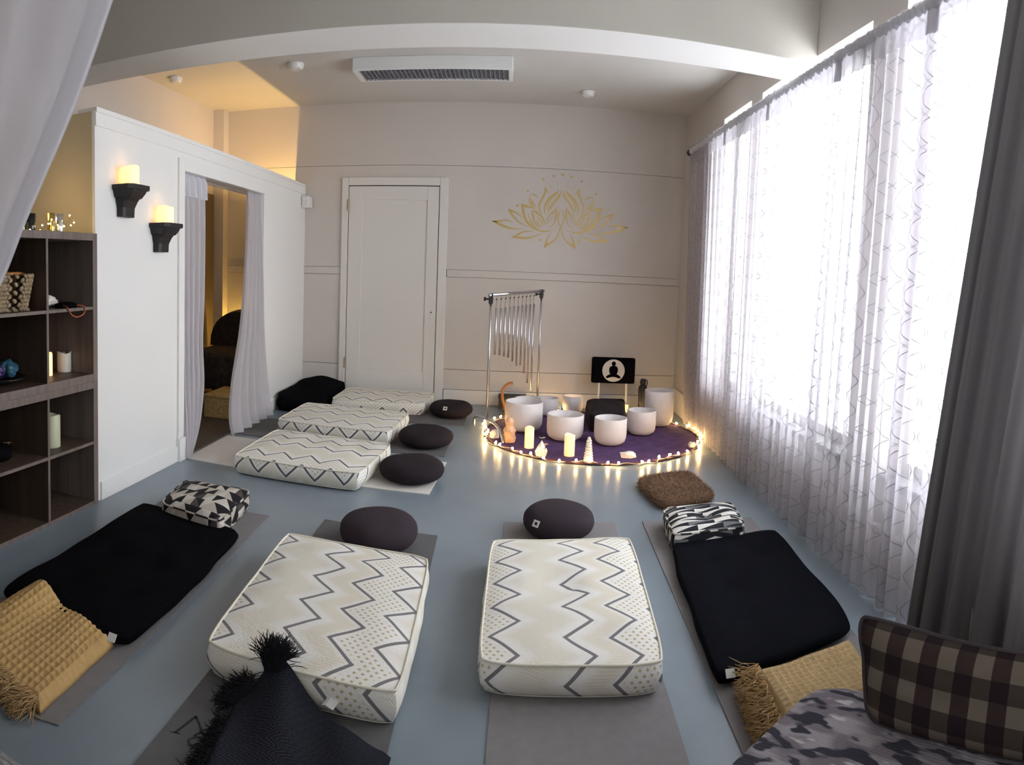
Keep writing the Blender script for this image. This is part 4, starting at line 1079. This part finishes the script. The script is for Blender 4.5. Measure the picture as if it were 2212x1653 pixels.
# floor chair with meditation picture, black seat cushion
t = thing('floor_chair', 'low white legged chair with black meditating figure backrest', 'chair', (.965, 6.13, 0), -.06)
bm = B(); box(bm, -.205, .205, -.022, .022, .275, .52, .02); bk = obj('backrest', bm, M_black, t, True)
bm = B(); lathe(bm, [(0, 0), (.105, 0), (.105, .003), (0, .003)], 48); o = obj('white_disc', bm, M_wax, bk); o.rotation_euler = (PI / 2, 0, 0); o.location = (.0, -.0225, .398)
SIL = [(0, .088), (.012, .084), (.019, .071), (.019, .059), (.011, .046), (.030, .038), (.040, .026), (.042, .0), (.036, -.022), (.030, -.032), (.05, -.042), (.068, -.056), (.070, -.066), (.055, -.073), (.028, -.063), (0, -.058)]
pts = SIL + [(-x, y) for x, y in SIL[::-1][1:-1]]
bm = B(); va = [bm.verts.new((x, -.0265, .398 + y)) for x, y in pts]; vb = [bm.verts.new((x, -.0245, .398 + y)) for x, y in pts]
bm.faces.new(va); bm.faces.new(vb[::-1])
for i in range(len(pts)): bm.faces.new((va[i], vb[i], vb[(i + 1) % len(pts)], va[(i + 1) % len(pts)]))
obj('seated_figure', bm, M_black, bk)
for sx in (-1, 1):
    bm = B(); tube(bm, [(sx * .13, 0, .30), (sx * .13, 0, .05), (sx * .135, -.03, .012)], .010, 8); box(bm, sx * .135 - .02, sx * .135 + .02, -.06, .02, .0095, .09, .008); obj('leg', bm, M_white_pl, t)
bm = B(); box(bm, -.12, .12, -.045, .045, .06, .125, .02); obj('seat_bar', bm, M_black, t, True)
pad([(.65, 5.28), (.93, 5.26), (1.05, 5.90), (.70, 5.94)], .14, 'dark brown rounded seat cushion in the middle of the bowls', M_zafu2, CZ, 12.0, None, 'seat_cushion', crown=.04, edge=.02, cat='cushion')
# bottle
t = thing('black_bottle', 'slim black bottle with loop cap at the back right of the circle', 'bottle', (1.245, 6.08, 0))
bm = B(); lathe(bm, [(0, 0), (.036, 0), (.038, .004), (.038, .12), (.042, .18), (.044, .23), (.036, .262), (.022, .275), (.020, .285), (0, .285)], 24); obj('body', bm, M_blackpl, t, True)
bm = B(); lathe(bm, [(.0, .283), (.027, .283), (.029, .29), (.027, .318), (.018, .33), (0, .332)], 20); obj('cap', bm, M_blackpl, t, True)
bm = B(); tube(bm, spline([(.012, 0, .325), (.034, 0, .318), (.042, 0, .295), (.036, 0, .272), (.02, 0, .268)], 5), .005, 8); obj('loop', bm, M_blackpl, t, True)
# wooden box and curved wooden hook
t = thing('wooden_box', 'low dark wooden box against the back wall under the chimes', 'box', (.02, 6.20, 0))
bm = B(); box(bm, -.115, .135, -.06, .06, 0, .10, .004); obj('body', bm, M_box, t)
bm = B(); box(bm, -.12, .14, -.065, .065, .10, .125, .004); obj('lid', bm, M_black_wood, t)
bm = B(); lathe(bm, [(0, 0), (.03, .002), (.045, .025), (.042, .027), (.026, .008), (0, .006)], 24)
tag(at(obj('small_brass_dish', bm, M_brass, None, True), (-.02, 6.03, 0)), 'small shallow brass dish in front of the dark wooden box', 'dish')
t = thing('curved_wooden_stand', 'orange varnished wooden hook standing behind the largest bowl', 'wooden hook', (-.045, 5.84, 0))
bm = B(); tube(bm, spline([(.03, 0, .005), (.012, 0, .08), (-.012, 0, .16), (-.010, 0, .235), (.03, 0, .285), (.075, 0, .297)], 6), [.016] * 8 + [.013] * 23, 8); obj('curved_arm', bm, M_orange, t, True)
bm = B(); box(bm, -.0, .06, -.05, .05, 0, .014, .004); obj('foot', bm, M_orange, t)
# fairy lights round the rim
t = thing('fairy_light_string', 'string of warm fairy lights around the purple cloth', 'string lights', (RC.x, RC.y, 0))
fr = random.Random(11); wp = []; NW = 150
for i in range(NW):
    a = 2 * PI * i / NW + .4; r = RR + .012 + .028 * math.sin(a * 9 + 1) + .02 * fr.uniform(-1, 1)
    if math.sin(a) > .80: r = min(r, .86)
    wp.append(Vector((r * math.cos(a), r * math.sin(a), .016 + .006 * math.sin(a * 17))))
bm = B(); tube(bm, spline(wp, 2, True), .0028, 5, True); obj('wire', bm, M_wire, t, True)
bulb0 = None
for k in range(54):
    w_ = wp[int((k + .3 * fr.random()) / 54 * NW) % NW]; a = math.atan2(w_.y, w_.x) + fr.uniform(-.9, .9)
    if bulb0 is None:
        bm = B(); lathe(bm, [(0, -.008), (.0075, -.003), (.0085, .004), (.006, .013), (0, .019)], 10); bulb0 = o = obj('bulb', bm, M_bulb, t, True)
    else: o = bulb0.copy(); C.objects.link(o)
    o.location = w_ + Vector((.014 * math.cos(a), .014 * math.sin(a), .008 + .01 * fr.random())); o.rotation_euler = (fr.uniform(-1.2, 1.2), fr.uniform(-1.2, 1.2), 0)

# ------------------------------------------------------------------ chime stand
P1, P2 = Vector((-.170, 5.23, 0)), Vector((.262, 6.08, 0)); ZT1, ZT2 = 1.075, 1.105; ZB1, ZB2 = .10, .135
t = thing('chime_stand', 'steel frame hung with graded metal chimes by the back wall', 'chimes', P1.to_tuple())
q1, q2 = Vector((0, 0, 0)), P2 - P1
bm = B(); tube(bm, [(0, 0, ZB1), (0, 0, ZT1)], .0095, 12); obj('pole', bm, M_chrome, t, True)
bm = B(); tube(bm, [q2 + Vector((0, 0, ZB2)), q2 + Vector((0, 0, ZT2))], .0095, 12); obj('pole', bm, M_chrome, t, True)
bd = q2.normalized()
bm = B(); tube(bm, [Vector((0, 0, ZT1 + .012)) - bd * .03, q2 + bd * .05 + Vector((0, 0, ZT2 + .012))], .013, 12); bar = obj('top_bar', bm, M_chrome, t, True)
for q, z in ((q1, ZT1), (q2, ZT2)):
    bm = B(); box(bm, q.x - .017, q.x + .017, q.y - .017, q.y + .017, z - .055, z + .025, .004); tube(bm, [q + Vector((-.045, 0, z - .02)), q + Vector((.02, 0, z - .02))], .007, 8); tube(bm, [q + Vector((-.048, -.014, z - .03)), q + Vector((-.048, .014, z - .01))], .008, 8); obj('clamp', bm, M_blackpl, t)
a1 = [(-.277, 5.376, .006), (-.275, 5.37, .075), (-.235, 5.315, .10), (-.170, 5.23, .10), (-.10, 5.08, .095), (-.05, 4.92, .07), (-.032, 4.85, .006)]
a2 = [(.188, 6.24, .02), (.190, 6.20, .10), (.215, 6.14, .13), (.262, 6.08, .135), (.36, 6.02, .13), (.45, 5.96, .11), (.475, 5.93, .02)]
for a in (a1, a2):
    bm = B(); tube(bm, spline([Vector(p) - P1 for p in a], 6), .010, 10); obj('arched_foot', bm, M_chrome, t, True)
LEN = [.37, .385, .405, .425, .465, .515, .52, .60, .70, .78]
for k in range(10):
    f = .10 + .082 * k; p = q1.lerp(q2, f); z = ZT1 + (ZT2 - ZT1) * f
    bm = B(); tube(bm, [p + Vector((0, 0, z - .10)), p + Vector((0, 0, z - .10 - LEN[k]))], .0085, 10); c = obj('chime_tube', bm, M_chrome, t, True)
    bm = B(); tube(bm, [p + Vector((.004, 0, z + .0)), p + Vector((0, 0, z - .03)), p + Vector((-.003, 0, z - .11))], .0012, 4); tube(bm, [p + Vector((-.006, 0, z - .03)), p + Vector((.006, 0, z - .022))], .004, 6); obj('hanging_cord', bm, M_blackpl, c)

# ------------------------------------------------------------------ seats near the camera
ax = Vector((.574, -.819, 0)); ay = Vector((.819, .574, 0)); P0 = Vector((.735, 1.13, 0))
ang = math.atan2(ax.y, ax.x)
t = thing('upholstered_chair', 'low chair in grey ikat fabric at the bottom right corner', 'chair', P0.to_tuple(), ang)
o, a, b = cushion('seat_cushion', [(-.165, -.48), (.60, -.48), (.60, .10), (-.165, .10)], .14, t, M_ikat, crown=.018, bulge=.02, rc=.06, n=30, seed=2.0, bot=.97)
o.location.z = .22
bm = B(); box(bm, -.15, .59, -.46, .14, .08, .225, .02); obj('seat_base', bm, M_ikat, t)
bm = B(); box(bm, .06, .58, .11, .20, .10, .43, .03); obj('backrest', bm, M_ikat, t, True)
for x in (-.10, .54):
    for y in (-.42, .12):
        bm = B(); box(bm, x - .02, x + .02, y - .02, y + .02, 0, .09, .004); obj('leg', bm, M_black_wood, t)
t = thing('checked_pillow', 'brown and cream checked pillow leaning on the ikat chair', 'pillow', P0.to_tuple(), ang)
bm = B(); uvl = bm.loops.layers.uv.new('UVMap')
PW, PH, PTK = .58, .205, .09
Mx = Matrix.Translation((-.01, -.01, .368)) @ Matrix.Rotation(math.radians(-16), 4, 'X')
nn = 30
for sgn in (1, -1):
    G = []
    for j in range(nn + 1):
        row = []
        for i in range(nn + 1):
            u, v = -1 + 2 * i / nn, -1 + 2 * j / nn
            th = PTK / 2 * ((1 - u ** 4) * (1 - v ** 4)) ** .6
            x = (u + 1) / 2 * PW * 1; z = (v + 1) / 2 * PH
            x += .012 * (1 - v * v) * (-u) - .03 * (v + 1); z += -.018 * v * (1 - u * u) * .6 - .02 * (u > .0) * 0
            kc = .09 * (abs(u) * abs(v)) ** 5; x -= u * kc * PW / 2; z -= v * kc * PH / 2
            row.append((bm.verts.new(Mx @ Vector((x, -sgn * th + .004 * nz(u * 3, v * 3, sgn), z))), (x, z)))
        G.append(row)
    for j in range(nn):
        for i in range(nn):
            qd = [G[j][i], G[j][i + 1], G[j + 1][i + 1], G[j + 1][i]]
            if sgn < 0: qd = qd[::-1]
            f = bm.faces.new([k[0] for k in qd])
            for l, k in zip(f.loops, qd): l[uvl].uv = k[1]
    if sgn == 1: ringp = [G[0][i][0].co.copy() for i in range(nn)] + [G[j][nn][0].co.copy() for j in range(nn)] + [G[nn][nn - i][0].co.copy() for i in range(nn)] + [G[nn - j][0][0].co.copy() for j in range(nn)]
bmesh.ops.remove_doubles(bm, verts=bm.verts, dist=.0005)
obj('cover', bm, M_plaid, t, True, recalc=False)
bm = B(); tube(bm, ringp, .005, 6, True); obj('piping', bm, M_cord, t, True)
t = thing('woven_ottoman', 'grey woven ottoman at the bottom left corner', 'ottoman', (-1.0, .45, 0))
bm = B(); box(bm, -.35, .45, -.3, .275, .06, .47, .03); obj('body', bm, M_weave, t)
bm = B()
for i in range(58):
    y = -.30 + i * .01; tube(bm, [(-.35, y, .472 + .003 * math.sin(i * 2.1)), (.05, y + .003, .475), (.44, y, .472)], .0052, 6)
obj('woven_top', bm, M_weave, t, True)
for x in (-.3, .4):
    for y in (-.25, .22):
        bm = B(); box(bm, x - .02, x + .02, y - .02, y + .02, 0, .07); obj('leg', bm, M_black_wood, t)
